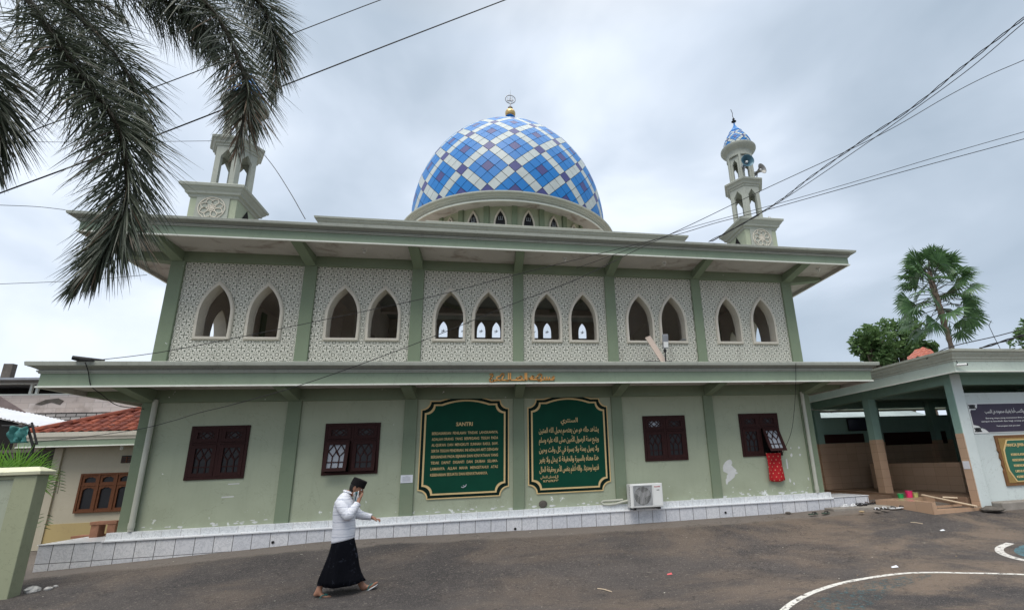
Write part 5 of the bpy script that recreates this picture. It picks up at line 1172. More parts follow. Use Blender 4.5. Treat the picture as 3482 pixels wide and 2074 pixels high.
merge(mb, text_mb('Barang siapa yang menuntut ilmu maka ia di jalan Allah', 12.58, 14.5, 2.455, .035, y-.004, .003, .012)); merge(mb, text_mb('sampai ia kembali dan bagi orang yang beradab kemuliaan', 12.42, 14.6, 2.375, .035, y-.004, .003, .012)); merge(mb, text_mb('Pesan pengasuh untuk para santri', 12.86, 13.60, 2.255, .03, y-.004, .003, .012))
build('writing', mb, M_white, bn)
gb = thing('carved_board', 'green PANCA JIWA board in a carved wooden frame below the purple banner', 'sign board', (12.7, -1.56, .8))
gx0, gx1, gz0_, gz1 = 12.70, 14.0, .80, 2.03
mb = MB(); mb.poly([(gx0, gz0_), (gx1, gz0_), (gx1, gz1), (gx0, gz1), (gx0, 1.72), (gx0-.02, 1.66), (gx0+.02, 1.60), (gx0-.01, 1.48), (gx0+.03, 1.40), (gx0, 1.30), (gx0+.03, 1.2), (gx0, 1.16)], -1.57, -1.53); build('wood_frame', mb, wood('carved_wood', (.20, .10, .045)), gb, bevel=.006)
mb = MB(); fr2 = [(gx0+.07, gz0_+.07), (gx1-.07, gz0_+.07), (gx1-.07, gz1-.07), (gx0+.07, gz1-.07)]; mb.poly(fr2, -1.578, -1.57); build('inner_frame', mb, wood('carved_wood_gold', (.33, .22, .08)), gb)
oc = [(gx0+.30, gz0_+.09), (gx1-.30, gz0_+.09), (gx1-.14, gz0_+.36), (gx1-.12, gz0_+.6), (gx1-.14, gz1-.36), (gx1-.30, gz1-.11), (gx0+.30, gz1-.11), (gx0+.14, gz1-.36), (gx0+.12, gz0_+.6), (gx0+.14, gz0_+.36)]
mb = MB(); mb.poly(oc, -1.586, -1.578); build('gold_rim', mb, M_goldtext, gb)
xm, zm = (gx0+gx1)/2, (gz0_+gz1)/2; mb = MB(); mb.poly([(xm+(a-xm)*.93, zm+(b-zm)*.95) for a, b in oc], -1.592, -1.586); build('green_panel', mb, plain('board_green_light', (.03, .14, .09), .5, .15, 5), gb)
mb = text_mb('PANCA JIWA', 12.95, 13.5, 1.745, .075, -1.604, .012, .012)
for k, (s, xe) in enumerate((('KEIKHLASAN', 13.50), ('KESEDERHANAAN', 13.62), ('KEBERDIKARIAN', 13.62), ('UKHUWAH', 13.48), ('KEBEBASAN', 13.52))): merge(mb, text_mb(s, 13.02+.0*k, xe, 1.52-.135*k, .055, -1.602, .01, .01))
build('lettering', mb, M_goldtext, gb)
mb = MB(); mb.box(11.637, 11.645, -1.64, -1.47, 1.25, 1.44); solo('paper_notice', mb, M_paper, 'white paper taped to the tan tiles of the corner pillar', 'notice', (11.64, -1.55, 1.25))
# cctv
cc = thing('security_camera', 'small white bullet camera under the cornice at the washing block corner', 'camera', (11.25, -2.3, 3.72))
mb = MB(); mb.tube([(11.18, -2.34, 3.70), (11.38, -2.42, 3.70)], .03, 10); build('housing', mb, M_white, cc, smooth=True)
mb = MB(); mb.tube([(11.38, -2.42, 3.70), (11.40, -2.428, 3.70)], .031, 10); build('lens', mb, M_black, cc)
mb = MB(); mb.tube([(11.25, -2.32, 3.72), (11.25, -2.3, 3.85), (11.22, -2.34, 3.98)], .008, 5); mb.tube([(11.2, -2.3, 3.99), (11.28, -2.34, 4.0)], .025, 6); build('mount', mb, M_cable, cc)
# orange cloth on the roof
aw = MB(); rnd = random.Random(2)
for j in range(9):
    for i in range(13):
        u, v = i/12, j/8; p = at(3085+105*u, 1240-52*sin(pi*min(1, .15+u*.75))*(.45+.55*v)-14*u, 2.0+1.2*v); aw.v.append((p.x, p.y, max(p.z, 4.12)+.03*sin(i*2+j)))
aw.f = [(j*13+i, j*13+i+1, j*13+i+14, j*13+i+13) for j in range(8) for i in range(12)]; aw.m = [0]*len(aw.f)
def striped():
    m, n, b = base('orange_stripe_tarp', .5, .3); p = n.pos(); X, Y, Z = n.xyz(p); k = n.ramp(n.math('FRACT', n.math('ADD', n.math('MULTIPLY', Z, 5.0), n.math('MULTIPLY', X, 1.2))), .4, .6)
    n.l.new(n.mix(k, (.27, .035, .02, 1), (.36, .13, .07, 1)), b.inputs['Base Color']); return m
solo('orange_tarpaulin', aw, striped(), 'orange and red striped tarpaulin heaped on the washing block roof', 'tarpaulin', (14.7, 2.5, 4.1))
mb = MB(); mb.tube([(13.6, -1.6, 4.09), (13.6, -1.6, 4.25)], .03, 6); mb.tube([(13.6, -1.6, 4.25), (13.5, -1.6, 4.6), (13.42, -1.6, 4.95), (13.55, -1.6, 5.1)], .008, 5); solo('roof_aerial', mb, M_cable, 'black stub with a thin curved wire on the washing block roof', 'aerial', (13.6, -1.6, 4.1))
# curb and sandals
mb = MB(); rnd = random.Random(8); pts = [(8.45, -.62), (9.3, -.66), (10.0, -.9), (10.15, -.5), (9.9, -.24), (8.45, -.25)]
slab(mb, pts, .2, .43); solo('concrete_curb', mb, M_conc, 'broken concrete strip in front of the white tiled terrace end', 'kerb', (9.2, -.5, .35), bevel=.02)
def sandal(x, y, rot, c, z=None, sz=.26, name='sandal', parent=None):
    z = gz(x, y)+.004 if z is None else z; cr_, sr_ = cos(rot), sin(rot); T_ = lambda a, b, h: (x+a*cr_-b*sr_, y+a*sr_+b*cr_, z+h)
    out_ = [(-.5, 0), (-.47, .14), (-.3, .17), (0, .15), (.25, .2), (.42, .17), (.5, .03), (.45, -.13), (.25, -.19), (0, -.14), (-.3, -.16), (-.47, -.13)]
    mb = MB(); n = len(out_); mb.add([T_(a*sz, b*sz, 0) for a, b in out_]+[T_(a*sz, b*sz, .022) for a, b in out_], [tuple(range(n))[::-1], tuple(range(n, 2*n))]+[(i, (i+1) % n, (i+1) % n+n, i+n) for i in range(n)]); build('sole', mb, c[0], parent)
    mb = MB(); mb.tube([T_(.33*sz, 0, .02), T_(.25*sz, .05*sz, .05), T_(.05*sz, .15*sz, .045), T_(-.03*sz, .16*sz, .01)], .011, 6); mb.tube([T_(.33*sz, 0, .02), T_(.25*sz, -.05*sz, .05), T_(.05*sz, -.15*sz, .045), T_(-.03*sz, -.15*sz, .01)], .011, 6); build('strap', mb, c[1], parent)
def pair(u, v, z, rot, c, label, gap=.12, g='sandals left by the washing block'):
    p = atz(u, v, z); t = thing('sandals', label, 'sandals', (p.x, p.y, z), g)
    sandal(p.x-gap*.6, p.y, rot, c, z, parent=t); sandal(p.x+gap*.6, p.y+.03, rot+.25, c, z, parent=t)
M_sb = plain('rubber_black', (.02, .018, .018), .6, .1); M_sg = plain('rubber_green', (.05, .08, .06), .6, .1); M_sw = plain('rubber_white', (.75, .76, .77), .5, .05); M_sbr = plain('rubber_brown', (.09, .05, .035), .6, .1)
pair(2789, 1747, .36, .1, (M_sg, M_sb), 'dark green flip flops lying nearest the road before the curb', .3)
pair(2889, 1721, .435, .2, (M_sw, M_sw), 'white flip flops on the concrete curb', .22)
pair(2927, 1718, .435, 1.5, (M_sb, M_sb), 'small black sandals right of the white flip flops')
pair(2966, 1712, .45, 2.6, (M_sb, M_sbr), 'black slip on sandals by the terrace corner', .2)
pair(2998, 1732, .40, 1.2, (M_sb, M_sw), 'black sandals with white straps against the trough', .2)
pair(3058, 1727, .39, 2.8, (M_sw, M_sb), 'white soled black strap sandals along the trough foot', .22)
pair(3260, 1719, .352, .1, (M_sbr, M_sbr), 'brown sandals inside the recess of the trough', .36)
for k, (u, v, r, l, z) in enumerate(((2930, 1740, .07, 'yellowish stone in front of the concrete curb', .38), (3375, 1732, .24, 'dark broken concrete lump beside the corner pillar', .33), (3440, 1708, .09, 'small dark stone at the foot of the mint wall', .42), (2680, 1744, .08, 'brown clod at the left end of the curb', .37))):
    p = atz(u, v, z); solo('stone', lump((p.x, p.y, z+.01), r, 20+k, 12, .32), [plain('stone_%d' % 1, (.36, .27, .16), .9, .2, 9) if k == 0 else M_concd][0], l, 'stone', (p.x, p.y, z))
mb = MB(); mb.box(12.0, 22, -1.9, -1.54, .2, .47); solo('wall_footing', mb, M_conc, 'rough concrete footing along the mint wall', 'footing', (14, -1.7, .3), bevel=.03)
# litter: a few sticks and scraps one can point at, the fine crumbs as stuff
for (u0, v0, u1, v1, l) in ((2032, 1996, 2080, 2008, 'thin pale stick on the asphalt at bottom centre'), (3095, 1767, 3135, 1769, 'pale stick on the road in front of the washing block')):
    a = atz(u0, v0, .02 if v0 > 1900 else .27); b = atz(u1, v1, .02 if v0 > 1900 else .27); a.z = gz(a.x, a.y)+.008; b.z = gz(b.x, b.y)+.012; mb = MB(); mb.tube([a, (a+b)/2+Vector((0, .01, .006)), b], .006, 5); solo('stick', mb, M_pvc, l, 'stick', tuple(a))
for (u, v, c, l, s) in ((3198, 1778, M_paper, 'pale torn scrap on the road right of centre before the trough', .05), (3041, 1929, M_pinkp if False else M_paper, 'pinkish paper scrap lying above the white court line', .055), (2276, 1957, plain('wrapper_red', (.6, .12, .13), .5), 'tiny red and white wrapper on the open asphalt', .04)):
    p = atz(u, v, .1); p.z = gz(p.x, p.y); q = atz(u, v, p.z); mb = MB(); z = gz(q.x, q.y)+.006
    mb.add([(q.x-s, q.y-.02, z), (q.x+s, q.y-.03, z+.004), (q.x+s*1.2, q.y+.03, z+.02), (q.x-s*.7, q.y+.025, z+.006)], [(0, 1, 2, 3)]); solo('paper_scrap', mb, c, l, 'litter', tuple(q))
rnd = random.Random(12); mb = MB()
for k in range(330):
    x = rnd.uniform(-8, 12); y = rnd.uniform(-7.5, -.5) if k % 3 else rnd.uniform(-2.0, -.35); r = rnd.uniform(.006, .018)*(1.5 if rnd.random() < .12 else 1); z = gz(x, y)+.005; a = rnd.uniform(0, 3)
    mb.add([(x+r*cos(a+q_)*rnd.uniform(.5, 1.3), y+r*sin(a+q_)*rnd.uniform(.5, 1.3), z+rnd.uniform(0, .007)) for q_ in (0, 1.6, 3.1, 4.7)], [(0, 1, 2, 3)], rnd.choice((0, 0, 1, 2)))
o = build('leaf_litter', mb, [plain('crumb_pale', (.5, .47, .42), .9), plain('crumb_tan', (.32, .22, .13), .9), plain('crumb_dark', (.07, .06, .05), .9)]); tag(o, 'fine pale crumbs and leaf bits scattered over the asphalt', 'litter', None, 'stuff')
# ------------------------------------------------------------------ cables
def cable(pts, Ys, r, label, twist=0, k=8):
    P = [at(u, v, y) for (u, v), y in zip(pts, Ys)]; P = smooth_pts(P, k); mb = MB()
    off = lambda q: q[0] > 3500 or q[0] < -20 or q[1] < -20      # cables run on past the frame
    if off(pts[0]): d = (P[0]-P[3]).normalized(); P = [P[0]+d*14+Vector((0, 0, .8)), P[0]+d*6+Vector((0, 0, .2))]+P
    if off(pts[-1]): d = (P[-1]-P[-4]).normalized(); P = P+[P[-1]+d*6, P[-1]+d*14]
    if twist:
        for s in (0, pi): mb.tube([p+Vector((.018*cos(i*1.1+s), .018*sin(i*1.1+s)*.5, .018*sin(i*1.1+s))) for i, p in enumerate(P)], r, 5)
    else: mb.tube(P, r, 5)
    tag(build('cable', mb, M_cable, None, False, tuple(P[0])), label, 'cable', 'cables strung over the yard')
cable([(3600, -25), (3482, 62), (3290, 215), (3103, 366), (2928, 482), (2760, 600), (2656, 680), (2540, 753), (2411, 822)], [-7.6, -7, -6, -5, -4, -3, -2.4, -1.9, -1.3], .009, 'thickest twisted black cable from upper right to the roof edge by the minaret', 1)
cable([(3600, -10), (3482, 78), (3300, 232), (3110, 372), (2922, 505), (2649, 688), (2420, 822)], [-7.3, -6.8, -5.7, -4.7, -3.8, -2.4, -1.3], .008, 'black cable just below the thickest twisted one on the right')
cable([(3600, 150), (3482, 205), (3350, 262), (3215, 332), (2977, 467), (2586, 650), (2362, 758), (2173, 846), (1960, 950), (1740, 1035), (1480, 1142), (1230, 1237), (1006, 1314), (800, 1373), (677, 1403), (589, 1430), (471, 1459), (300, 1483), (121, 1503)], [-6.5, -6.2, -5.8, -5.4, -4.8, -4.1, -3.7, -3.4, -3.1, -2.9, -2.6, -2.3, -2.0, -1.6, -1.3, -.9, -.2, 1.0, 2.7], .007, 'long black cable crossing the whole facade down to the cream house')
cable([(3620, 410), (3482, 449), (3200, 530), (2900, 620), (2670, 686), (2369, 768), (2250, 808), (2100, 862), (1960, 912)], [-6, -5.7, -4.9, -4, -3.4, -2.7, -2.3, -1.8, -1.2], .006, 'thin cable ending under the upper eave right of centre')
cable([(3620, 430), (3482, 473), (3068, 585), (2614, 712), (2439, 757), (2320, 793), (2230, 814), (2110, 845), (1740, 938), (1500, 1001), (1273, 1051), (919, 1125), (560, 1195), (290, 1229)], [-6.1, -5.8, -4.9, -3.9, -3.5, -3.2, -3.0, -2.8, -2.3, -2.0, -1.9, -1.8, -1.6, -1.45], .007, 'black cable falling across the upper arches to the left end of the lower eave')
cable([(1420, -40), (1297, 0), (1008, 111), (608, 267), (300, 378), (133, 437), (-40, 520)], [-5.2, -5.2, -5.2, -5.2, -5.2, -5.2, -5.2], .007, 'upper of the two cables behind the foxtail palm fronds')
cable([(1850, -50), (1720, 0), (1350, 142), (1001, 278), (556, 452), (250, 565), (-40, 672)], [-5.6]*7, .009, 'lower thicker cable behind the foxtail palm fronds')
cable([(852, 474), (925, 560), (985, 652), (1038, 745)], [.2, -.2, -.8, -1.25], .009, 'kinked cable dropping from the left minaret to the roof edge')
cable([(-30, 482), (300, 484), (720, 480)], [.2, .2, .2], .006, 'faint level wire reaching the left minaret cornice')
cable([(-30, 697), (120, 703), (222, 714)], [-1.3, -1.3, -1.3], .006, 'faint short wire at the upper eave tip')
cable([(-30, 967), (250, 955), (500, 935)], [8, 8, 8], .010, 'faint wire in the sky left of the upper storey')
cable([(3560, 1095), (3400, 1140), (3230, 1180), (3150, 1220)], [-3, -2.6, -2.2, -1.7], .012, 'thin cable running along the washing block roof')
cable([(3560, 1120), (3480, 1140), (3330, 1185)], [-3, -2.8, -2.2], .016, 'thicker double cable above the washing block eave', 1)
cable([(2706, 1235), (2706, 1262), (2706, 1298), (2701, 1390), (2690, 1470), (2662, 1540)], [-1.36, -1.17, -1.14, -.5, -.3, -.05], .006, 'thin wire dropping from the lower eave to the open right window')
cable([(290, 1232), (300, 1262), (304, 1290), (312, 1315), (345, 1340), (400, 1378), (490, 1390)], [-1.37, -1.2, -1.16, -1.1, -.8, -.3, -.08], .008, 'wire sagging from the left eave end to the corner pillar')
# ------------------------------------------------------------------ the walking man
PY0 = -3.7
M_skin = plain('skin', (.33, .165, .105), .5, .10, 14, .4); M_hair = plain('hair', (.012, .010, .009), .6, .1)
def shirtmat():
    m, n, b = base('striped_shirt', .85, .2); p = n.pos(); X, Y, Z = n.xyz(p)
    w_ = n.math('ADD', Z, n.math('MULTIPLY', n.noise(p, 5, 3), .06)); f = n.math('FRACT', n.math('DIVIDE', w_, .105))
    s1 = n.math('MULTIPLY', n.ramp(f, .08, .12), n.math('SUBTRACT', 1.0, n.ramp(f, .20, .24))); s2 = n.math('MULTIPLY', n.ramp(f, .50, .52), n.math('SUBTRACT', 1.0, n.ramp(f, .56, .58)))
    s = n.math('ADD', n.math('MULTIPLY', s1, .55), n.math('MULTIPLY', s2, .4)); n.l.new(n.mix(s, (.70, .71, .76, 1), (.30, .33, .42, 1)), b.inputs['Base Color'])
    n.l.new(n.bump(n.noise(n.pos((1, 1, 2.2)), 12, 5, .6, .8), .45, .02), b.inputs['Normal']); return m
def sarongmat():
    m, n, b = base('black_sarong', .9, .08); p = n.pos(); k = n.noise(p, 9, 6, .7, 1.2)
    n.l.new(n.mix(n.ramp(k, .56, .7), (.004, .0045, .007, 1), (.032, .036, .05, 1)), b.inputs['Base Color']); n.l.new(n.bump(n.noise(n.pos((2, 2, .6)), 9, 4), .7, .03), b.inputs['Normal']); return m
man = thing('person', 'man in black cap, striped white shirt and black sarong walking right, covering his face', 'person', (-2.05, PY0, gz(-2.05, PY0)))
pv = lambda u, v, y=0: Vector(at(1000+u/3.003, 1580+v/3.003, PY0))+Vector((0, y, 0))
def skin_obj(name, chains, mat, parent, sub=2, root=0):
    """continuous surface grown on joints: chains of (point, radius)"""
    vs, es, rad = [], [], []
    def idx(p):
        for i, q in enumerate(vs):
            if (q-p).length < 1e-4: return i
        vs.append(p); return len(vs)-1
    for ch in chains:
        prev = None
        for p, r in ch:
            i = idx(Vector(p))
            if i == len(rad): rad.append(r)
            if prev is not None and prev != i: es.append((prev, i))
            prev = i
    og = org(parent); me = bpy.data.meshes.new(name); me.from_pydata([tuple(v-og) for v in vs], es, []); me.materials.append(mat)
    o = bpy.data.objects.new(name, me); S.collection.objects.link(o); o.parent = parent; ORG[o.name] = og
    md = o.modifiers.new('skin', 'SKIN'); md.use_smooth_shade = True
    for k, d in enumerate(me.skin_vertices[0].data): r = rad[k]; d.radius = r if isinstance(r, tuple) else (r, r); d.use_root = (k == root)
    sb = o.modifiers.new('sub', 'SUBSURF'); sb.levels = sub; sb.render_levels = sub
    return o
# joints (camera side = his right, smaller y)
hip = pv(500, 760); chest = pv(505, 470); neck0 = pv(548, 300); neck1 = pv(585, 262)
shR, shL = pv(490, 392, -.13), pv(520, 392, .13); elR, elL = pv(598, 520, -.22), pv(628, 520, .20); wrR, wrL = pv(668, 400, -.12), pv(755, 543, .20)
hR0 = pv(680, 345, -.085); hL0 = pv(790, 563, .20)
kR, kL = pv(425, 960, -.03), pv(560, 990, .05); aR, aL = pv(262, 1275, -.08), pv(682, 1262, .08)
body = [
    [(hip, (.10, .12)), (pv(500, 640), (.09, .12)), (chest, (.09, .12)), (pv(520, 380), (.06, .08)), (neck0, (.06, .07)), (neck1, (.052, .055))],
    [(pv(520, 380), .06), (shR, .040), (elR, .036), (wrR, .026), (hR0, (.034, .024))],
    [(pv(520, 380), .06), (shL, .040), (elL, .034), (wrL, .026), (hL0, (.034, .022))],
    [(hip, .1), (pv(470, 830, -.03), .06), (kR, .05), (pv(322, 1130, -.06), .046), (aR, .033), (pv(225, 1325, -.08), .031)],
    [(aR, .033), (pv(310, 1322, -.085), (.036, .024)), (pv(372, 1332, -.085), (.036, .015))],
    [(hip, .1), (pv(530, 830, .05), .06), (kL, .05), (pv(640, 1150, .08), .052), (aL, .033), (pv(690, 1300, .08), .030)],
    [(aL, .033), (pv(765, 1255, .08), (.036, .024)), (pv(815, 1222, .08), (.036, .014))]]
# fingers: right hand pinches the cloth in front of the mouth, left hand hangs relaxed
def finger(b, dirs, lens, r0): 
    ch = []; p = b.copy(); r = r0; ch.append((p.copy(), r))
    for d, l in zip(dirs, lens): p = p+Vector(d).normalized()*l; r *= .88; ch.append((p.copy(), r))
    return ch
for k in range(4):
    b = hR0+Vector((.022-.008*k, -.012+.0*k, .016-.013*k+.012)); body.append([(hR0, (.034, .024))]+finger(b+Vector((.014, .0, .01)), [(.35, .25, 1), (-.5, .35, .8), (-.9, .3, .1)], [.030-.002*k, .024, .018], .0095))
body.append([(hR0, (.034, .024))]+finger(hR0+Vector((-.020, .01, .02)), [(-.3, .3, 1), (-.2, .35, .8)], [.03, .024], .0105))
for k in range(4):
    b = hL0+Vector((.028, -.022+.016*k, -.006)); body.append([(hL0, (.034, .022))]+finger(b, [(1, 0, -.25+.08*k), (.75, 0, -.75), (.2, 0, -1)], [.034, .026, .02], .0092))
body.append([(hL0, (.034, .022))]+finger(hL0+Vector((.012, -.030, -.008)), [(.7, -.5, -.5), (.9, -.1, -.4)], [.03, .024], .0105))
for (a, tdir, y0) in ((pv(372, 1332, -.085), Vector((1, 0, -.05)), -1), (pv(815, 1222, .08), Vector((1, 0, .55)).normalized(), 1)):
    for k in range(5): b = a+Vector((0, (k-2)*.0145, 0))+tdir*.012; body.append([(a, (.036, .014)), (b+tdir*(.012-.002*abs(k-1)), .0105), (b+tdir*(.034-.004*abs(k-1)), .0085)])
bo = skin_obj('body', body, M_skin, man, 2)
# head: sculpted rings, pitched forward
HC = pv(640, 235); hp = Matrix.Rotation(radians(24), 3, 'Y')
def HT(v): return HC+hp @ Vector(v)
mb = MB(); rings = []
prof = [(-.125, .030, .028, .030), (-.118, .048, .040, .028), (-.10, .066, .050, .020), (-.08, .078, .058, .010), (-.055, .086, .064, .004), (-.03, .091, .068, .0), (0, .096, .072, -.002), (.03, .098, .075, -.004), (.06, .094, .074, -.006), (.09, .078, .064, -.008), (.112, .045, .04, -.008), (.12, .01, .01, -.008)]
nH = 28
for (z, rx, ry, ox) in prof:
    r_ = []
    for k in range(nH):
        a = 2*pi*k/nH; ca, sa = cos(a), sin(a); x = ca*rx+ox; y = sa*ry
        if ca > 0:
            f = max(0, ca)**14
            if -.05 < z < .015: x += f*.022*(1-abs(z+.032)/.05 if z < .015 else 0)          # nose
            if -.085 < z < -.06: x += max(0, ca)**6*.006
            if .0 < z < .035: x += max(0, ca)**3*.004
            if z < -.1: x += max(0, ca)**4*.010
            if -.005 < z < .02 and .25 < abs(sa) < .6: x -= .006
        r_.append(HT((x, y, z)))
    rings.append(r_)
mb.loft(rings, True)
for s in (-1, 1):
    er = [HT((-.012+.018*cos(t_)*.8, s*(.072+.006*(1+cos(t_))), -.008+.030*sin(t_))) for t_ in [2*pi*k/10 for k in range(11)]]; mb.tube(er, .0075, 6); mb.sphere(HT((-.010, s*.073, -.008)), .012, .006, .022, 8)
mb.tube([HT((.098, 0, .01)), HT((.112, 0, -.018)), HT((.118, 0, -.032)), HT((.106, 0, -.042))], [.006, .009, .0125, .008], 8)
o = build('head', mb, M_skin, man, smooth='all'); o.modifiers.new('s', 'SUBSURF').levels = 1
mb = MB(); mb.tube([HT((.086, -.022, -.072)), HT((.094, 0, -.070)), HT((.086, .022, -.072))], .006, 6); build('lips', mb, plain('lip', (.25, .09, .07), .5), o, smooth='all')
for s in (-1, 1):
    mb = MB(); mb.sphere(HT((.083, s*.034, .004)), .0115, n=10); build('eye', mb, M_white, o, smooth='all'); mb = MB(); mb.sphere(HT((.0925, s*.0345, .002)), .0045, n=8); build('pupil', mb, M_black, o)
    mb = MB(); mb.tube([HT((.088, s*.05, .024)), HT((.099, s*.034, .030)), HT((.102, s*.016, .025))], .004, 6); build('eyebrow', mb, M_hair, o)
mb = MB(); rings = []
for (z, rx, ry) in ((-.075, .07, .055), (-.05, .090, .071), (-.02, .099, .076), (.02, .104, .080), (.06, .103, .081), (.085, .09, .07)):
    r_ = []
    for k in range(17):
        a = pi*.55+pi*.9*k/16 if z < .0 else pi*.40+pi*1.2*k/16; r_.append(HT((cos(a)*rx-.004, sin(a)*ry, z)))
    rings.append(r_)
mb.loft(rings, False, closed=False); h_ = build('hair', mb, M_hair, man, smooth='all'); h_.modifiers.new('s', 'SOLIDIFY').thickness = .006
# peci cap: slightly flared black velvet
mb = MB(); rings = []
for (z, rx, ry) in ((.030, .107, .086), (.032, .110, .089), (.085, .109, .088), (.128, .106, .084), (.132, .10, .078), (.122, .05, .04), (.124, .002, .002)):
    rings.append([HT((cos(2*pi*k/36)*rx-.004, sin(2*pi*k/36)*ry, z+.012*cos(2*pi*k/36)*0)) for k in range(36)])
mb.loft(rings, True); build('cap', mb, plain('black_velvet', (.010, .009, .010), .85, .2, 20, .15), man, smooth=True)
# shirt: torso with folds, sleeves, collar, hem
def oval(c, rx, ry, n=40, ph=0, wr=0, tiltz=0):
    return [(c.x+cos(2*pi*k/n)*rx*(1+wr*sin(k*1.9+ph)), c.y+sin(2*pi*k/n)*ry*(1+wr*sin(k*1.3+ph*2)), c.z+tiltz*cos(2*pi*k/n)) for k in range(n)]
M_shirt = shirtmat(); mb = MB(); rings = []
for i, (u0, u1, v, ry, tz) in enumerate(((387, 612, 770, .17, -.028), (388, 614, 757, .172, -.024), (392, 620, 700, .175, -.01), (398, 622, 640, .172, 0), (402, 618, 575, .17, 0), (402, 622, 520, .172, 0), (404, 624, 470, .176, .0), (412, 622, 420, .186, .0), (428, 615, 378, .192, .01), (450, 604, 345, .175, .02), (480, 594, 318, .125, .03), (510, 590, 295, .085, .03), (522, 588, 278, .068, .03))):
    c = (pv(u0, v)+pv(u1, v))/2; rx = (pv(u1, v)-pv(u0, v)).x/2; rings.append(oval(c, rx, ry, 44, i*1.3, .010 if i < 9 else .004, -tz))
mb.loft(rings[::-1], False); sh_ = build('shirt', mb, M_shirt, man, smooth='all'); m_ = sh_.modifiers.new('s', 'SOLIDIFY'); m_.thickness = .006; m_.offset = 0
def sleeve(js, name='sleeve'):
    P = smooth_pts([j[0] for j in js], 7); R_ = []
    for i in range(len(P)):
        t = i/(len(P)-1)*(len(js)-1); k = min(int(t), len(js)-2); R_.append((js[k][1]+(js[k+1][1]-js[k][1])*(t-k))*(1+.03*sin(i*1.7)))
    mb = MB(); pts = [Vector(p) for p in P]; mb.tube(pts, R_, 18); build(name, mb, M_shirt, sh_, smooth='all')
sleeve([(pv(492, 372, -.11), .080), (pv(520, 425, -.165), .078), (pv(560, 480, -.20), .070), (pv(596, 508, -.215), .070), (pv(625, 462, -.185), .064), (pv(645, 428, -.155), .056), (pv(662, 402, -.125), .049)])
sleeve([(pv(520, 385, .14), .088), (pv(560, 440, .18), .078), (pv(612, 508, .20), .072), (pv(665, 528, .20), .060), (pv(715, 538, .20), .052), (pv(748, 544, .20), .046)])
for c, d, r_ in ((pv(664, 398, -.123), (wrR-elR), .051), (pv(748, 543, .20), (wrL-elL), .048)):
    d = d.normalized(); mb = MB(); mb.tube([c-d*.03, c+d*.014, c+d*.016], [r_, r_+.003, r_-.008], 20); build('cuff', mb, M_shirt, sh_, smooth=True)
mb = MB(); r0 = oval(pv(556, 283), .070, .066, 24, 0, 0, -.012); r1 = oval(pv(562, 262), .064, .06, 24, 0, 0, -.02); r2 = oval(pv(556, 278), .082, .078, 24, 0, 0, -.03); mb.loft([r0, r1, r2], False); build('collar', mb, M_white if False else M_shirt, sh_, smooth='all')
# sarong
mb = MB(); rings = []
for i, (u0, u1, v, ry, slant) in enumerate(((392, 612, 742, .165, 0), (385, 622, 800, .175, 0), (362, 640, 880, .18, 0), (330, 652, 960, .185, 0), (295, 662, 1040, .19, 2), (265, 680, 1110, .195, 6), (246, 702, 1160, .20, 12), (240, 722, 1196, .205, 14))):
    c = (pv(u0, v)+pv(u1, v))/2; rx = (pv(u1, v)-pv(u0, v)).x/2; n = 56; r_ = []
    for k in range(n):
        a = 2*pi*k/n; f = i/7; fold = 1+(.07*sin(a*7+1)+.05*sin(a*12+2.2)+.03*sin(a*3))*f
        z = c.z-(.035 if i == 7 else 0)*(max(0, sin(-a))**2)*(1 if cos(a) > -.7 else .3)
        r_.append((c.x+cos(a)*rx*(1+(fold-1)*.5), c.y+sin(a)*ry*fold, z))
    rings.append(r_)
mb.loft(rings[::-1], False); sg_ = build('sarong', mb, sarongmat(), man, smooth='all'); sg_.modifiers.new('s', 'SOLIDIFY').thickness = .006; 
mb = MB(); n = 56; mb.add(rings[4]+[tuple(hip+Vector((0, 0, -.4)))], [(k, (k+1) % n, n) for k in range(n)]); build('sarong_lining', mb, M_black, sg_)
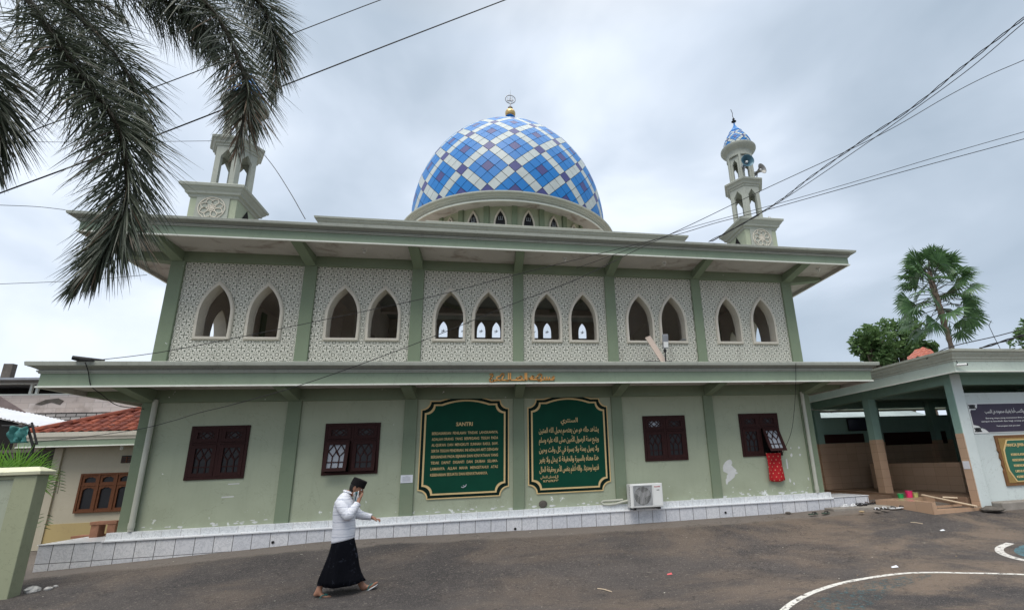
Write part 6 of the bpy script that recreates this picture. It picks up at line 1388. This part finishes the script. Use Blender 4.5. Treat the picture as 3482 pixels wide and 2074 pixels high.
# sandals on his feet
def flip(c, d, up_, name='flip_flop'):
    d = d.normalized(); s = Vector((0, 1, 0)); nrm = d.cross(s)*-1; nrm = nrm if nrm.z > 0 else -nrm
    out_ = [(-.5, 0), (-.47, .14), (-.3, .16), (0, .14), (.25, .19), (.42, .16), (.5, .03), (.45, -.13), (.25, -.18), (0, -.14), (-.3, -.15), (-.47, -.12)]; L_ = .27
    T_ = lambda a, b, h: c+d*a*L_+s*b*L_+nrm*(h+.05*a*a*.4)
    mb = MB(); n = len(out_); mb.add([T_(a, b, -.009) for a, b in out_]+[T_(a, b, .0) for a, b in out_]+[T_(a, b, .008) for a, b in out_], [tuple(range(n))[::-1], tuple(range(2*n, 3*n))]+[(i, (i+1) % n, (i+1) % n+n, i+n) for i in range(n)]+[(i+n, (i+1) % n+n, (i+1) % n+2*n, i+2*n) for i in range(n)], 0); mb.m[-n:] = [1]*n; mb.m[1] = 1
    f_ = build(name, mb, [M_sbl, M_sw], man); mb = MB()
    for q in (-1, 1): mb.tube([T_(.36, .01, .012), T_(.27, q*.07, .050), T_(.1, q*.15, .052), T_(-.02, q*.16, .012)], .008, 6)
    build('strap', mb, plain('teal_strap', (.03, .16, .15), .5), f_, smooth=True)
M_sbl = plain('sole_dark', (.05, .05, .07), .6)
flip(pv(290, 1352, -.083), Vector((1, 0, 0)), None); c_ = pv(752, 1288, .08); flip(c_, pv(845, 1228)-pv(655, 1338), None)
# cloth at the face
mb = MB(); n_ = 8
for j in range(11):
    for i in range(n_+1):
        u, v = i/n_, j/10; p = pv(628+52*u-6*v, 278+95*v-16*u*(1-v), -.06-.03*sin(u*7+v*4)-.02*(1-v)); mb.v.append(tuple(p))
mb.f = [(j*(n_+1)+i, j*(n_+1)+i+1, (j+1)*(n_+1)+i+1, (j+1)*(n_+1)+i) for j in range(10) for i in range(n_)]; mb.m = [1 if 2 <= (k % n_) <= 4 else 0 for k in range(len(mb.f))]
o = build('handkerchief', mb, [plain('hanky_pale', (.62, .62, .62), .9), plain('hanky_teal', (.12, .26, .29), .9)], None, True, tuple(pv(650, 330, -.06))); o.modifiers.new('s', 'SOLIDIFY').thickness = .008
tag(o, 'pale grey and teal folded cloth the walking man presses to his face', 'handkerchief')
